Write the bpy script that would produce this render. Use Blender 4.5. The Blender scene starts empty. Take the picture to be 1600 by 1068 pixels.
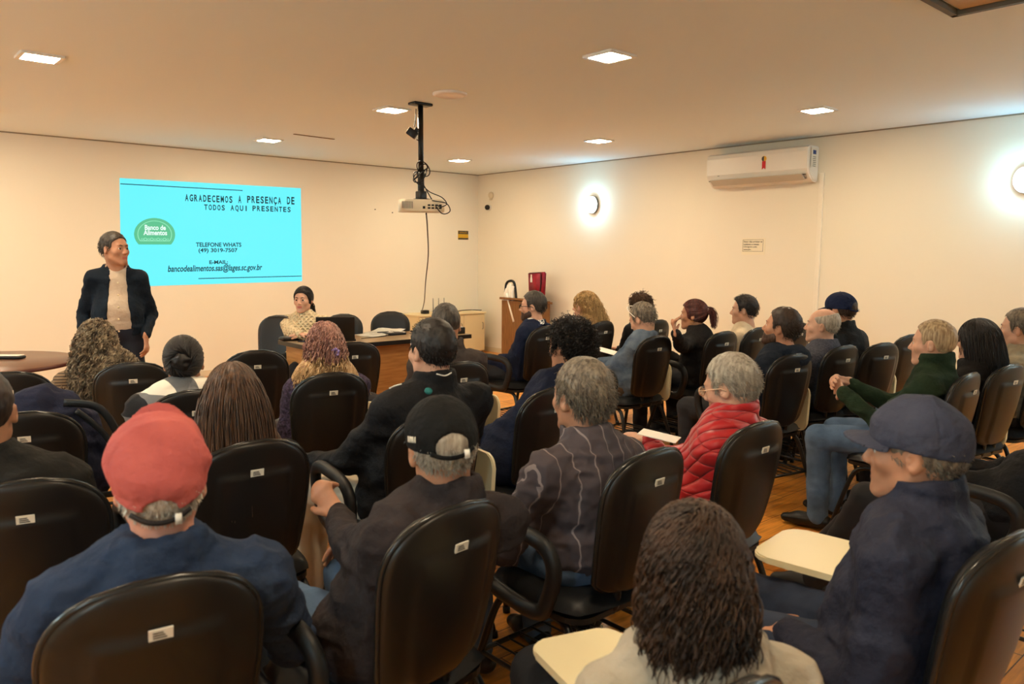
import bpy, bmesh, math, random
import numpy as np
from mathutils import Vector, Matrix
C = bpy.context.scene
rng = np.random.default_rng(7)
R = math.radians
# ---------------------------------------------------------------- camera
CAMH, CEIL = 1.5, 2.7
FPX, PITCH, ROLL, YAW = 1211.15, .113184, .0062805, .723843
cam_data = bpy.data.cameras.new('camera'); cam = bpy.data.objects.new('camera', cam_data)
C.collection.objects.link(cam); C.camera = cam
cam_data.sensor_width = 36; cam_data.lens = FPX/1600*36
cam_data.dof.use_dof = True; cam_data.dof.focus_distance = 5.0; cam_data.dof.aperture_fstop = 5.0
_r = np.array([math.cos(YAW), -math.sin(YAW), 0.]); _f = np.array([math.sin(YAW), math.cos(YAW), 0.]); _u = np.array([0, 0, 1.])
_F = _f*math.cos(PITCH)-_u*math.sin(PITCH); _U = _u*math.cos(PITCH)+_f*math.sin(PITCH)
_R = _r*math.cos(ROLL)+_U*math.sin(ROLL); _U = -_r*math.sin(ROLL)+_U*math.cos(ROLL)
CAM = np.array([0, 0, CAMH])
cam.matrix_world = Matrix(((_R[0], _U[0], -_F[0], 0), (_R[1], _U[1], -_F[1], 0), (_R[2], _U[2], -_F[2], CAMH), (0, 0, 0, 1)))
# ---------------------------------------------------------------- world, exposure
w = bpy.data.worlds.new('world'); C.world = w; w.use_nodes = True
w.node_tree.nodes['Background'].inputs[0].default_value = (.9, .75, .6, 1)
w.node_tree.nodes['Background'].inputs[1].default_value = .02
C.view_settings.view_transform = 'Standard'; C.view_settings.look = 'None'
C.view_settings.exposure = 0.0; C.view_settings.gamma = 1; C.view_settings.use_curve_mapping = False
LAMP_STRENGTH = 225.0; LAMP_COLOR = (1.0, .80, .54)
SLIDE_STRENGTH = 1.2

# ---------------------------------------------------------------- rays from measured picture points
def ray(px, py):
    d = _F*FPX+_R*(px-800)-_U*(py-534)
    return d
def on_z(px, py, z):
    d = ray(px, py); return CAM+d*((z-CAMH)/d[2])
def on_x(px, py, x):
    d = ray(px, py); return CAM+d*(x/d[0])
def on_y(px, py, y):
    d = ray(px, py); return CAM+d*(y/d[1])
def at_depth(px, py, D):
    d = ray(px, py); return CAM+d*(D/np.dot(d, _f))
def depth(p): return float(np.dot(np.asarray(p)-CAM, _f))
def A3(*v): return np.array(v, float)
def face(yaw): return -YAW+R(yaw)          # heading measured leftwards from the view direction
WY, WX = 9.44, 7.63                         # front wall, right wall
WL, WB = -2.5, -2.5

# ---------------------------------------------------------------- materials
MATS = {}
def lin(c): return tuple(((v/255)/12.92 if v/255 <= .04045 else (((v/255)+.055)/1.055)**2.4) for v in c)
def mat(name, col, rough=.6, metal=0, spec=.35, emit=None, estr=0, noise=None, bump=None, sheen=0, coat=0):
    """col in sRGB 0-255; noise=(scale, second colour); bump=(scale, strength, distance)"""
    if name in MATS: return MATS[name]
    m = bpy.data.materials.new(name); m.use_nodes = True; nt = m.node_tree; b = nt.nodes['Principled BSDF']
    b.inputs['Base Color'].default_value = (*lin(col), 1); b.inputs['Roughness'].default_value = rough
    b.inputs['Metallic'].default_value = metal; b.inputs['Specular IOR Level'].default_value = spec
    if sheen: b.inputs['Sheen Weight'].default_value = sheen
    if coat: b.inputs['Coat Weight'].default_value = coat
    if emit: b.inputs['Emission Color'].default_value = (*lin(emit), 1); b.inputs['Emission Strength'].default_value = estr
    tc = nt.nodes.new('ShaderNodeTexCoord')
    if noise:
        n = nt.nodes.new('ShaderNodeTexNoise'); n.inputs['Scale'].default_value = noise[0]; n.inputs['Detail'].default_value = 5
        mp = nt.nodes.new('ShaderNodeMapping')
        if len(noise) > 2: mp.inputs['Scale'].default_value = noise[2]
        r = nt.nodes.new('ShaderNodeValToRGB'); r.color_ramp.elements[0].position = .35; r.color_ramp.elements[1].position = .65
        r.color_ramp.elements[0].color = (*lin(col), 1); r.color_ramp.elements[1].color = (*lin(noise[1]), 1)
        nt.links.new(tc.outputs['Object'], mp.inputs['Vector']); nt.links.new(mp.outputs[0], n.inputs['Vector'])
        nt.links.new(n.outputs['Fac'], r.inputs[0]); nt.links.new(r.outputs[0], b.inputs['Base Color'])
    if bump:
        n = nt.nodes.new('ShaderNodeTexNoise'); n.inputs['Scale'].default_value = bump[0]; n.inputs['Detail'].default_value = 4
        bp = nt.nodes.new('ShaderNodeBump'); bp.inputs['Strength'].default_value = bump[1]; bp.inputs['Distance'].default_value = bump[2]
        nt.links.new(tc.outputs['Object'], n.inputs['Vector']); nt.links.new(n.outputs['Fac'], bp.inputs['Height'])
        nt.links.new(bp.outputs[0], b.inputs['Normal'])
    MATS[name] = m; return m
def nodes(m): return m.node_tree, m.node_tree.nodes['Principled BSDF']
def math_node(nt, op, a, b=None, c=None):
    n = nt.nodes.new('ShaderNodeMath'); n.operation = op
    for i, v in enumerate((a, b, c)):
        if v is None: continue
        if isinstance(v, (int, float)): n.inputs[i].default_value = v
        else: nt.links.new(v, n.inputs[i])
    return n.outputs[0]
def mixc(nt, fac, a, b):
    n = nt.nodes.new('ShaderNodeMix'); n.data_type = 'RGBA'
    nt.links.new(fac, n.inputs[0])
    for i, v in ((6, a), (7, b)):
        if isinstance(v, tuple): n.inputs[i].default_value = (*lin(v), 1)
        else: nt.links.new(v, n.inputs[i])
    return n.outputs[2]
def xyz(nt):
    tc = nt.nodes.new('ShaderNodeTexCoord'); s = nt.nodes.new('ShaderNodeSeparateXYZ')
    nt.links.new(tc.outputs['Object'], s.inputs[0]); return s.outputs
def plaid(name):
    m = mat(name, (120, 120, 118), .9, bump=(160, .5, .004)); nt, b = nodes(m); x, y, z = xyz(nt)
    def band(v, period, off, duty):
        return math_node(nt, 'LESS_THAN', math_node(nt, 'FRACT', math_node(nt, 'ADD', math_node(nt, 'MULTIPLY', v, 1/period), off+50)), duty)
    u = math_node(nt, 'ADD', x, math_node(nt, 'MULTIPLY', y, .55))
    a = band(u, .2, .15, .5); c = band(z, .19, .3, .5)
    s = math_node(nt, 'ADD', a, c)
    col = mixc(nt, math_node(nt, 'GREATER_THAN', s, .5), (22, 22, 26), (105, 104, 104))
    col = mixc(nt, math_node(nt, 'GREATER_THAN', s, 1.5), col, (222, 212, 196))
    nt.links.new(col, b.inputs['Base Color']); return m
def stripes(name, base, line, period, duty, axis=0):
    m = mat(name, base, .85, bump=(60, .3, .004)); nt, b = nodes(m); o = xyz(nt)
    v = math_node(nt, 'ADD', o[axis], math_node(nt, 'MULTIPLY', o[1], .12))
    fr = math_node(nt, 'FRACT', math_node(nt, 'ADD', math_node(nt, 'MULTIPLY', v, 1/period), 50))
    col = mixc(nt, math_node(nt, 'LESS_THAN', fr, duty), base, line)
    nt.links.new(col, b.inputs['Base Color']); return m
def quilt(name, base):
    m = mat(name, base, .42, sheen=.2); nt, b = nodes(m); o = xyz(nt)
    u = math_node(nt, 'ADD', o[0], math_node(nt, 'MULTIPLY', o[1], 1))
    def tri(sign):
        q = math_node(nt, 'ADD', math_node(nt, 'MULTIPLY', math_node(nt, 'ADD', o[2], math_node(nt, 'MULTIPLY', u, sign)), 1/.062), 50)
        return math_node(nt, 'POWER', math_node(nt, 'SINE', math_node(nt, 'MULTIPLY', math_node(nt, 'FRACT', q), math.pi)), .35)
    h = math_node(nt, 'MULTIPLY', tri(.9), math_node(nt, 'ADD', math_node(nt, 'MULTIPLY', tri(-.35), .6), .4))
    bp = nt.nodes.new('ShaderNodeBump'); bp.inputs['Strength'].default_value = 1; bp.inputs['Distance'].default_value = .014
    nt.links.new(h, bp.inputs['Height']); nt.links.new(bp.outputs[0], b.inputs['Normal']); return m
def knit(name, base, dark, s=55):
    m = mat(name, base, .95, noise=(s, dark), bump=(s, 1.0, .012)); return m
def cable_knit(name):
    m = mat(name, (222, 202, 164), .9); nt, b = nodes(m); o = xyz(nt)
    a = math_node(nt, 'SINE', math_node(nt, 'MULTIPLY', math_node(nt, 'ADD', o[0], o[2]), 150))
    c = math_node(nt, 'SINE', math_node(nt, 'MULTIPLY', math_node(nt, 'SUBTRACT', o[0], o[2]), 150))
    h = math_node(nt, 'MAXIMUM', a, c)
    bp = nt.nodes.new('ShaderNodeBump'); bp.inputs['Strength'].default_value = 1; bp.inputs['Distance'].default_value = .009
    nt.links.new(h, bp.inputs['Height']); nt.links.new(bp.outputs[0], b.inputs['Normal']); return m
def wood_floor():
    m = mat('floor_wood', (190, 110, 40), .3, spec=.45); nt, b = nodes(m)
    tc = nt.nodes.new('ShaderNodeTexCoord'); br = nt.nodes.new('ShaderNodeTexBrick')
    br.inputs['Scale'].default_value = 1; br.inputs['Brick Width'].default_value = 1.1; br.inputs['Row Height'].default_value = .16
    br.inputs['Mortar Size'].default_value = .0025; br.inputs['Color1'].default_value = (*lin((236, 164, 70)), 1); br.inputs['Color2'].default_value = (*lin((204, 128, 44)), 1)
    br.inputs['Mortar'].default_value = (*lin((70, 36, 12)), 1); br.offset = .37
    nt.links.new(tc.outputs['Object'], br.inputs['Vector'])
    mp = nt.nodes.new('ShaderNodeMapping'); mp.inputs['Scale'].default_value = (1.5, 16, 1); n = nt.nodes.new('ShaderNodeTexNoise')
    n.inputs['Scale'].default_value = 3; n.inputs['Detail'].default_value = 8; nt.links.new(tc.outputs['Object'], mp.inputs[0]); nt.links.new(mp.outputs[0], n.inputs['Vector'])
    mx = nt.nodes.new('ShaderNodeMix'); mx.data_type = 'RGBA'; mx.blend_type = 'MULTIPLY'; mx.inputs[0].default_value = .7
    r = nt.nodes.new('ShaderNodeValToRGB'); r.color_ramp.elements[0].color = (.45, .40, .34, 1); r.color_ramp.elements[1].color = (1.15, 1.1, 1.05, 1); r.color_ramp.elements[0].position = .3; r.color_ramp.elements[1].position = .65
    nt.links.new(n.outputs[0], r.inputs[0]); nt.links.new(br.outputs['Color'], mx.inputs[6]); nt.links.new(r.outputs[0], mx.inputs[7])
    nt.links.new(mx.outputs[2], b.inputs['Base Color'])
    n2 = nt.nodes.new('ShaderNodeTexNoise'); n2.inputs['Scale'].default_value = 5; nt.links.new(tc.outputs['Object'], n2.inputs['Vector'])
    rr = math_node(nt, 'MULTIPLY_ADD', n2.outputs[0], .25, .22); nt.links.new(rr, b.inputs['Roughness']); return m

M = {
 'wall': mat('wall_paint', (233, 225, 206), .8, bump=(6, .12, .02)),
 'ceiling': mat('ceiling_paint', (228, 240, 244), .85),
 'black_vinyl': mat('black_vinyl', (20, 20, 21), .42, spec=.3, bump=(250, .15, .001)),
 'shell': mat('black_plastic_shell', (24, 20, 17), .38, spec=.35, bump=(300, .12, .001)),
 'rim': mat('glossy_rim', (30, 29, 28), .22),
 'black_metal': mat('black_metal', (16, 16, 17), .3),
 'black_rubber': mat('black_rubber', (18, 18, 18), .5),
 'tablet': mat('cream_laminate', (226, 212, 172), .35),
 'label': mat('label_white', (222, 216, 200), .5),
 'ink': mat('ink', (60, 58, 55), .6),
 'white_plastic': mat('white_plastic', (226, 222, 212), .3),
 'grey_plastic': mat('grey_plastic', (120, 118, 112), .45),
 'cream_cab': mat('cream_melamine', (226, 206, 160), .4),
 'wood_brown': mat('brown_wood', (140, 96, 52), .45, noise=(6, (112, 72, 36), (14, 1, 1))),
 'desk_top': mat('desk_top_laminate', (150, 124, 92), .3, noise=(8, (128, 104, 76), (1, 12, 1))),
 'desk_edge': mat('desk_edge', (28, 24, 22), .35),
 'table_round': mat('round_table_top', (112, 74, 54), .3, noise=(7, (92, 58, 42), (1, 8, 1))),
 'paper': mat('paper', (240, 236, 226), .7),
 'eye': mat('eye_white', (225, 215, 205), .2),
 'iris': mat('iris_dark', (38, 24, 16), .15),
 'lens': mat('spectacle_lens', (200, 205, 205), .05),
}
_nt, _b = nodes(M['lens']); _b.inputs['Transmission Weight'].default_value = 1; _b.inputs['IOR'].default_value = 1.1

# ---------------------------------------------------------------- object helpers
def link(o): C.collection.objects.link(o); return o
def empty(name, loc=(0, 0, 0), rz=0):
    o = bpy.data.objects.new(name, None); o.location = tuple(loc); o.rotation_euler = (0, 0, rz); o.empty_display_size = .1
    return link(o)
def tag(o, label=None, cat=None, group=None, kind=None):
    for k, v in (('label', label), ('category', cat), ('group', group), ('kind', kind)):
        if v: o[k] = v
    return o
def ob(name, me, m=None, parent=None, smooth=True):
    if isinstance(me, bmesh.types.BMesh):
        bm = me; me = bpy.data.meshes.new(name)
        bmesh.ops.recalc_face_normals(bm, faces=bm.faces[:]); bm.to_mesh(me); bm.free()
        for p in me.polygons: p.use_smooth = smooth
    o = bpy.data.objects.new(name, me); link(o)
    if m is not None:
        me.materials.clear(); me.materials.append(m)
    if parent is not None: o.parent = parent
    return o
def share(name, me, parent, loc=None, rot=None):
    o = bpy.data.objects.new(name, me); link(o); o.parent = parent
    if loc: o.location = loc
    if rot: o.rotation_euler = rot
    return o
def np_mesh(name, V, F, mats=(), smooth=True, midx=None):
    me = bpy.data.meshes.new(name); V = np.asarray(V, np.float32); F = np.asarray(F, np.int32); k = F.shape[1]
    me.vertices.add(len(V)); me.vertices.foreach_set('co', V.ravel())
    me.loops.add(F.size); me.loops.foreach_set('vertex_index', F.ravel())
    me.polygons.add(len(F)); me.polygons.foreach_set('loop_start', np.arange(0, F.size, k, dtype=np.int32))
    try: me.polygons.foreach_set('loop_total', np.full(len(F), k, np.int32))
    except Exception: pass
    me.polygons.foreach_set('use_smooth', np.full(len(F), smooth))
    for m in mats: me.materials.append(m)
    if midx is not None: me.polygons.foreach_set('material_index', np.asarray(midx, np.int32))
    me.update(calc_edges=True); me.validate(); return me
def box(bm, lo, hi, M4=None, bevel=0, seg=2):
    r = bmesh.ops.create_cube(bm, size=1); vs = r['verts']
    for v in vs:
        v.co = Vector([lo[i]+(v.co[i]+.5)*(hi[i]-lo[i]) for i in range(3)])
    if bevel:
        es = list({e for v in vs for e in v.link_edges}); rr = bmesh.ops.bevel(bm, geom=es, offset=bevel, segments=seg, affect='EDGES', profile=.5)
        vs = rr['verts'] if not M4 else [v for v in set(rr['verts'])]
    if M4 is not None:
        seen = set(); st = list(vs)
        while st:
            v = st.pop()
            if v in seen: continue
            seen.add(v); st.extend(e.other_vert(v) for e in v.link_edges)
        for v in seen: v.co = M4 @ v.co
    return vs
def catmull(P, n=8, closed=False):
    P = [np.array(p, float) for p in P]; out = []; L = len(P)
    for i in range(L if closed else L-1):
        if closed: a, b, c, d = P[(i-1) % L], P[i], P[(i+1) % L], P[(i+2) % L]
        else: a, b, c, d = P[max(i-1, 0)], P[i], P[i+1], P[min(i+2, L-1)]
        for k in range(n):
            t = k/n; out.append(.5*((2*b)+(c-a)*t+(2*a-5*b+4*c-d)*t*t+(3*b-a-3*c+d)*t**3))
    if not closed: out.append(P[-1])
    return out
def tube(bm, P, r, seg=10, closed=False, flat=1.0, cap=True):
    """tube along points; flat squashes along the side axis"""
    P = [Vector(p) for p in P]; n = len(P); rings = []; up = None
    for i, p in enumerate(P):
        a = P[(i-1) % n] if (closed or i > 0) else p; b = P[(i+1) % n] if (closed or i < n-1) else p
        t = (b-a).normalized()
        if up is None:
            up = Vector((0, 0, 1)) if abs(t.z) < .9 else Vector((1, 0, 0))
        s = t.cross(up)
        if s.length < 1e-4: s = t.orthogonal()
        s.normalize(); up = s.cross(t).normalized(); rr = r[i] if hasattr(r, '__len__') else r
        rings.append([bm.verts.new(p+(s*math.cos(q)*flat+up*math.sin(q))*rr) for q in [2*math.pi*k/seg for k in range(seg)]])
    m = n if closed else n-1
    for i in range(m):
        A, B = rings[i], rings[(i+1) % n]
        sh = 0
        if closed and i == n-1:
            sh = min(range(seg), key=lambda s_: (A[0].co-B[s_].co).length)
        for k in range(seg):
            try: bm.faces.new((A[k], A[(k+1) % seg], B[(k+1+sh) % seg], B[(k+sh) % seg]))
            except ValueError: pass
    if cap and not closed:
        bm.faces.new(rings[0]); bm.faces.new(rings[-1])
def lathe(bm, prof, n=24, M4=None):
    rings = []
    for r, z in prof:
        rings.append([bm.verts.new((r*math.cos(2*math.pi*k/n), r*math.sin(2*math.pi*k/n), z)) for k in range(n)])
    for a, b in zip(rings, rings[1:]):
        for k in range(n): bm.faces.new((a[k], a[(k+1) % n], b[(k+1) % n], b[k]))
    bm.faces.new(rings[0]); bm.faces.new(rings[-1])
    if M4 is not None:
        for rg in rings:
            for v in rg: v.co = M4 @ v.co
def prism(bm, outline, lo, hi, axis=0):
    """outline 2D points extruded along axis"""
    def mk(u, v, w):
        return (w, u, v) if axis == 0 else ((u, w, v) if axis == 1 else (u, v, w))
    a = [bm.verts.new(mk(u, v, lo)) for u, v in outline]; b = [bm.verts.new(mk(u, v, hi)) for u, v in outline]
    bm.faces.new(a); bm.faces.new(b[::-1]); n = len(a)
    for i in range(n): bm.faces.new((a[i], a[(i+1) % n], b[(i+1) % n], b[i]))
def rrect(w_, h_, r, n=6, cx=0, cy=0):
    o = []
    for (sx, sy, a0) in ((1, 1, 0), (-1, 1, 90), (-1, -1, 180), (1, -1, 270)):
        for k in range(n+1):
            a = R(a0+90*k/n); o.append((cx+sx*(w_/2-r)+r*math.cos(a), cy+sy*(h_/2-r)+r*math.sin(a)))
    return o
def text_mesh(body, bold=.0):
    cu = bpy.data.curves.new('t', 'FONT'); cu.body = body; cu.offset = bold; cu.resolution_u = 4
    o = link(bpy.data.objects.new('t', cu)); dg = bpy.context.evaluated_depsgraph_get(); dg.update()
    me = bpy.data.meshes.new_from_object(o.evaluated_get(dg)); bpy.data.objects.remove(o); bpy.data.curves.remove(cu)
    V = np.array([v.co[:] for v in me.vertices]); F = [tuple(p.vertices) for p in me.polygons]; bpy.data.meshes.remove(me)
    return V, F
def text_fit(bm, body, mapf, u0, v0, u1, v1, bold=.0, mono=False, skew=0):
    """lay the text into a rectangle u0..u1, v0..v1 (v0 = baseline side) and map to 3D"""
    items = []
    if mono:
        n = len(body)
        for i, ch in enumerate(body):
            if ch == ' ': continue
            V, F = text_mesh(ch, bold)
            if not len(V): continue
            wx = V[:, 0].max()-V[:, 0].min(); V = V.copy(); V[:, 0] = (V[:, 0]-V[:, 0].min()-wx/2)*(min(1, .46/wx) if wx > .3 else 1)+i*.62; items.append((V, F))
            if ch in 'ITDEAPRNHU':     # slab serifs of a typewriter face
                pass
    else: items.append(text_mesh(body, bold))
    A = np.vstack([v for v, f in items]); x0, x1 = A[:, 0].min(), A[:, 0].max(); y1 = max(A[:, 1].max(), .6); y0 = A[:, 1].min() if mono is False else 0
    for V, F in items:
        vs = [bm.verts.new(mapf(u0+(x-x0+skew*y)/(x1-x0)*(u1-u0), v0+(y-y0)/(y1-y0)*(v1-v0))) for x, y, _ in V]
        for f in F:
            try: bm.faces.new([vs[i] for i in f])
            except ValueError: pass

# ================================================================ ROOM
def struct(name, bm, m, smooth=False, parent=None):
    o = ob(name, bm, m, parent, smooth); o['kind'] = 'structure' if parent is None else None
    if parent is not None: del o['kind']
    return o
b = bmesh.new(); box(b, (WL-.1, WB-.1, -.1), (WX+.1, WY+.1, 0)); struct('floor', b, wood_floor())
b = bmesh.new(); box(b, (WL-.1, WB-.1, CEIL), (WX+.1, WY+.1, CEIL+.1)); struct('ceiling', b, M['ceiling'])
b = bmesh.new(); box(b, (WL, WY, 0), (WX, WY+.1, CEIL)); struct('wall_front', b, M['wall'])
b = bmesh.new(); box(b, (WX, WB, 0), (WX+.1, WY+.1, CEIL)); struct('wall_right', b, M['wall'])
b = bmesh.new(); box(b, (WL-.1, WB, 0), (WL, WY+.1, CEIL)); struct('wall_left', b, M['wall'])
b = bmesh.new(); box(b, (WL, WB-.1, 0), (WX, WB, CEIL)); struct('wall_back', b, M['wall'])
# thin shadow-gap bead where walls meet the ceiling
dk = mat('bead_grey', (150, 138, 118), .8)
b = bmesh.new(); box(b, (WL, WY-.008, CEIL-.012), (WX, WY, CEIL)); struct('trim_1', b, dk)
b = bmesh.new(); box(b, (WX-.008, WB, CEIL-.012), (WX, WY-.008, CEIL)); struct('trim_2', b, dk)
wb = mat('baseboard_cream', (214, 200, 172), .5)
b = bmesh.new(); box(b, (WL, WY-.015, 0), (WX, WY, .07)); struct('baseboard_front', b, wb)
b = bmesh.new(); box(b, (WX-.015, WB, 0), (WX, WY-.015, .07)); struct('baseboard_right', b, wb)

# ceiling downlights (grid measured in the picture)
em = mat('lamp_diffuser', (255, 250, 240), .5, emit=(255, 255, 255), estr=LAMP_STRENGTH); _nt, _b = nodes(em); _b.inputs['Emission Color'].default_value = (*LAMP_COLOR, 1)
_w = .24
b = bmesh.new(); prism(b, rrect(_w-.05, _w-.05, .01, 2), -.012, -.006, 2); dif_me = ob('x', b, em, None, False).data
b = bmesh.new()
o_, i_ = rrect(_w, _w, .012, 3), rrect(_w-.05, _w-.05, .01, 3)
A_ = [[b.verts.new((x, y, z)) for x, y in q] for q, z in ((o_, 0), (o_, -.014), (i_, -.014), (i_, 0))]
for a1, a2 in zip(A_, A_[1:]+A_[:1]):
    for k in range(len(a1)): b.faces.new((a1[k], a1[(k+1) % len(a1)], a2[(k+1) % len(a1)], a2[k]))
fr_me = ob('x', b, M['white_plastic'], None, False).data
for o in [o for o in bpy.data.objects if o.name.startswith('x')]: bpy.data.objects.remove(o)
GX, GY, GA, GB = 3.0558*1.2, 6.758*1.2, 2.1437*1.2, 2.0173*1.2
lamp_names = {(0, 0): 'square downlight above the top edge of the projected slide', (1, 0): 'square downlight nearest the far room corner',
  (-1, 1): 'square downlight nearest the left edge of the ceiling', (0, 1): 'square downlight just left of the projector pole',
  (1, 1): 'square downlight above the small wall lamp near the corner', (0, 2): 'large square downlight near the top middle of the ceiling',
  (1, 2): 'square downlight above the air conditioner'}
for i in range(-2, 2):
    for j in range(0, 4):
        if i == -2 and j < 5 and GX+GA*i < WL+.3: continue
        x, y = GX+GA*i, GY-GB*j
        t = empty('ceiling_downlight', (x, y, CEIL))
        tag(t, lamp_names.get((i, j), 'square downlight in the ceiling behind the seated audience'), 'ceiling light', 'square ceiling downlights')
        share('light_frame', fr_me, t); share('diffuser', dif_me, t)

# ================================================================ PROJECTED SLIDE
SY = WY-.004
TL, TR, BR_, BL = [on_y(px, py, SY) for px, py in ((187, 278), (470, 294), (472, 439), (189.5, 448))]
def smap(u, v, d=0):
    p = (TL*(1-u)+TR*u)*(v)+(BL*(1-u)+BR_*u)*(1-v); return (p[0], p[1]-d, p[2])
def s_uv(px, py):
    p = on_y(px, py, SY); u = .5; v = .5
    for _ in range(12):
        v = (p[2]-(BL*(1-u)+BR_*u)[2])/(((TL*(1-u)+TR*u)-(BL*(1-u)+BR_*u))[2])
        l = TL[0]*v+BL[0]*(1-v); r_ = TR[0]*v+BR_[0]*(1-v); u = (p[0]-l)/(r_-l)
    return u, v
slide = empty('projected_slide', (0, 0, 0)); slide.location = (float(TL[0]+TR[0])/2, SY, float(BL[2]+TL[2])/2)
SOFF = Vector(slide.location)
tag(slide, 'bright cyan projected slide with Portuguese text and green logo on the front wall', 'projection')
em_s = mat('slide_light', (40, 60, 60), .8, emit=(92, 225, 240), estr=SLIDE_STRENGTH)
em_t = mat('slide_text', (14, 50, 56), .8, emit=(20, 70, 78), estr=.4)
em_g = mat('slide_green', (40, 60, 50), .8, emit=(92, 205, 152), estr=.85)
em_g2 = mat('slide_green_pale', (40, 60, 50), .8, emit=(150, 240, 200), estr=.9)
em_w = mat('slide_white', (60, 60, 60), .8, emit=(235, 255, 250), estr=1)
def sob(name, bm, m):
    for v in bm.verts: v.co -= SOFF
    return ob(name, bm, m, slide, False)
b = bmesh.new(); q = [b.verts.new(smap(u, v, e)) for e in (-.003, 0) for u, v in ((0, 0), (1, 0), (1, 1), (0, 1))]
for f in ((0, 1, 2, 3), (4, 5, 6, 7), (0, 1, 5, 4), (1, 2, 6, 5), (2, 3, 7, 6), (3, 0, 4, 7)): b.faces.new([q[i] for i in f])
sob('slide_background', b, em_s)
def uvrect(a, c):
    (u0, v1), (u1, v0) = s_uv(*a), s_uv(*c); return u0, v0, u1, v1
def stext(name, body, a, c, **kw):
    b = bmesh.new(); u0, v0, u1, v1 = uvrect(a, c)
    text_fit(b, body, lambda u, v: smap(u, v, .002), u0, v0, u1, v1, **kw); return sob(name, b, kw_m)
kw_m = em_t
for line, (xa, ya), (xb, yb) in (('AGRADECEMOS A PRESENÇA DE', (289, 304.5), (460, 320)), ('TODOS AQUI PRESENTES', (319, 320.5), (454, 333))):
    n_ = len(line); k0 = 0
    for word in line.split(' '):
        t0, t1 = k0/(n_-.3), (k0+len(word)-.3)/(n_-.3); k0 += len(word)+1; sl = .026
        stext('slide_heading_word', word, (xa+(xb-xa)*t0, ya+sl*(xb-xa)*t0-1.5), (xa+(xb-xa)*t1, ya+(yb-ya-4)+sl*(xb-xa)*t1-1.5), bold=.03, mono=True)
stext('slide_text', 'TELEFONE WHATS', (306, 378.5), (377, 385.5), bold=.026)
stext('slide_text', '(49) 3019-7507', (310, 387.5), (371, 395.5), bold=.026)
stext('slide_text', 'E-MAIL:', (327, 406.5), (356, 412), bold=.026)
stext('slide_text', 'bancodealimentos.sas@lages.sc.gov.br', (262, 414), (409, 424.5), bold=.022, skew=.2)
for a, c in (((188, 287), (379, 297.5)), ((310, 435), (471, 431))):
    b = bmesh.new(); (u0, v0), (u1, v1) = s_uv(*a), s_uv(*c); t_ = .004
    b.faces.new([b.verts.new(smap(u, v, .002)) for u, v in ((u0, v0-t_), (u1, v1-t_), (u1, v1+t_), (u0, v0+t_))]); sob('slide_rule_line', b, em_t)
# green logo: flat-bottomed dome with pale outline, words and little outlined shapes
(cu, cv) = s_uv(242, 366); ru = .103; rv = .155
def blob(sc, top=1.0, d=.002, bot=-.62):
    o = []
    for k in range(41):
        a = R(-38+256*k/40); o.append((cu+ru*sc*math.cos(a), cv+rv*sc*top*max(math.sin(a), bot)*(1.0)))
    return [smap(u, v, d) for u, v in o]
b = bmesh.new(); b.faces.new([b.verts.new(p) for p in blob(1, 1, .0015)]); sob('slide_logo', b, em_g)
b = bmesh.new(); P1 = [b.verts.new(p) for p in blob(.84, 1, .0022, -.5)]; P2 = [b.verts.new(p) for p in blob(.80, 1, .0022, -.47)]
for k in range(40): b.faces.new((P1[k], P1[k+1], P2[k+1], P2[k]))
b.faces.new((P1[-1], P1[0], P2[0], P2[-1]))
for k in range(9):                        # row of small outlined food shapes
    uu = cu+ru*(-.62+.155*k); rr = ru*(.09 if k % 2 else .06)
    ring = [[b.verts.new(smap(uu+rr*s*math.cos(a), cv-rv*.3+rr*1.6*s*math.sin(a), .0022)) for a in [R(30*q) for q in range(12)]] for s in (1, .6)]
    for q in range(12): b.faces.new((ring[0][q], ring[0][(q+1) % 12], ring[1][(q+1) % 12], ring[1][q]))
sob('slide_logo_outline', b, em_g2)
kw_m = em_w
stext('slide_logo_words', 'Banco de', (226, 351), (259, 359.5), bold=.03)
stext('slide_logo_words', 'Alimentos', (224, 359), (261, 367.5), bold=.03)

# ================================================================ THINGS ON WALLS AND CEILING
# air conditioner on the right wall
p0, p1 = on_x(1120, 256, WX), on_x(1281, 250, WX)
ac = empty('air_conditioner', (WX, (p0[1]+p1[1])/2, 0)); tag(ac, 'white split air conditioner with rosette sticker high on the right wall', 'air conditioner')
q0, q1 = on_x(1200, 235, WX-.12), on_x(1200, 287, WX-.12)
acL = abs(p0[1]-p1[1]); zt, zb = 2.60, 2.60-.36
L2 = acL/2-.01
prof = [(0, zt), (-.16, zt), (-.205, zt-.02), (-.215, zt-.06), (-.21, zb+.13), (-.19, zb+.085), (-.10, zb+.01), (-.05, zb), (0, zb)]
b = bmesh.new(); prism(b, [(y_, x_) for x_, y_ in prof], 0, 1, 0); b.free()
def xprism(prof, y0, y1):
    bm = bmesh.new(); a = [bm.verts.new((x, y0, z)) for x, z in prof]; c = [bm.verts.new((x, y1, z)) for x, z in prof]
    bm.faces.new(a); bm.faces.new(c[::-1])
    for i in range(len(a)): bm.faces.new((a[i], a[(i+1) % len(a)], c[(i+1) % len(a)], c[i]))
    return bm
b = xprism(prof, -L2, L2); bmesh.ops.bevel(b, geom=[e for e in b.edges if abs(e.verts[0].co.y-e.verts[1].co.y) < .001], offset=.012, segments=3, affect='EDGES')
ob('casing', b, M['white_plastic'], ac, False)
b = bmesh.new(); box(b, (-.201, -L2+.03, zb+.066), (-.185, L2-.03, zb+.074)); box(b, (-.150, -L2+.05, zb+.036), (-.135, L2-.05, zb+.040)); ob('seam', b, mat('ac_dark_gap', (60, 44, 38), .6), ac, False)
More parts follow.
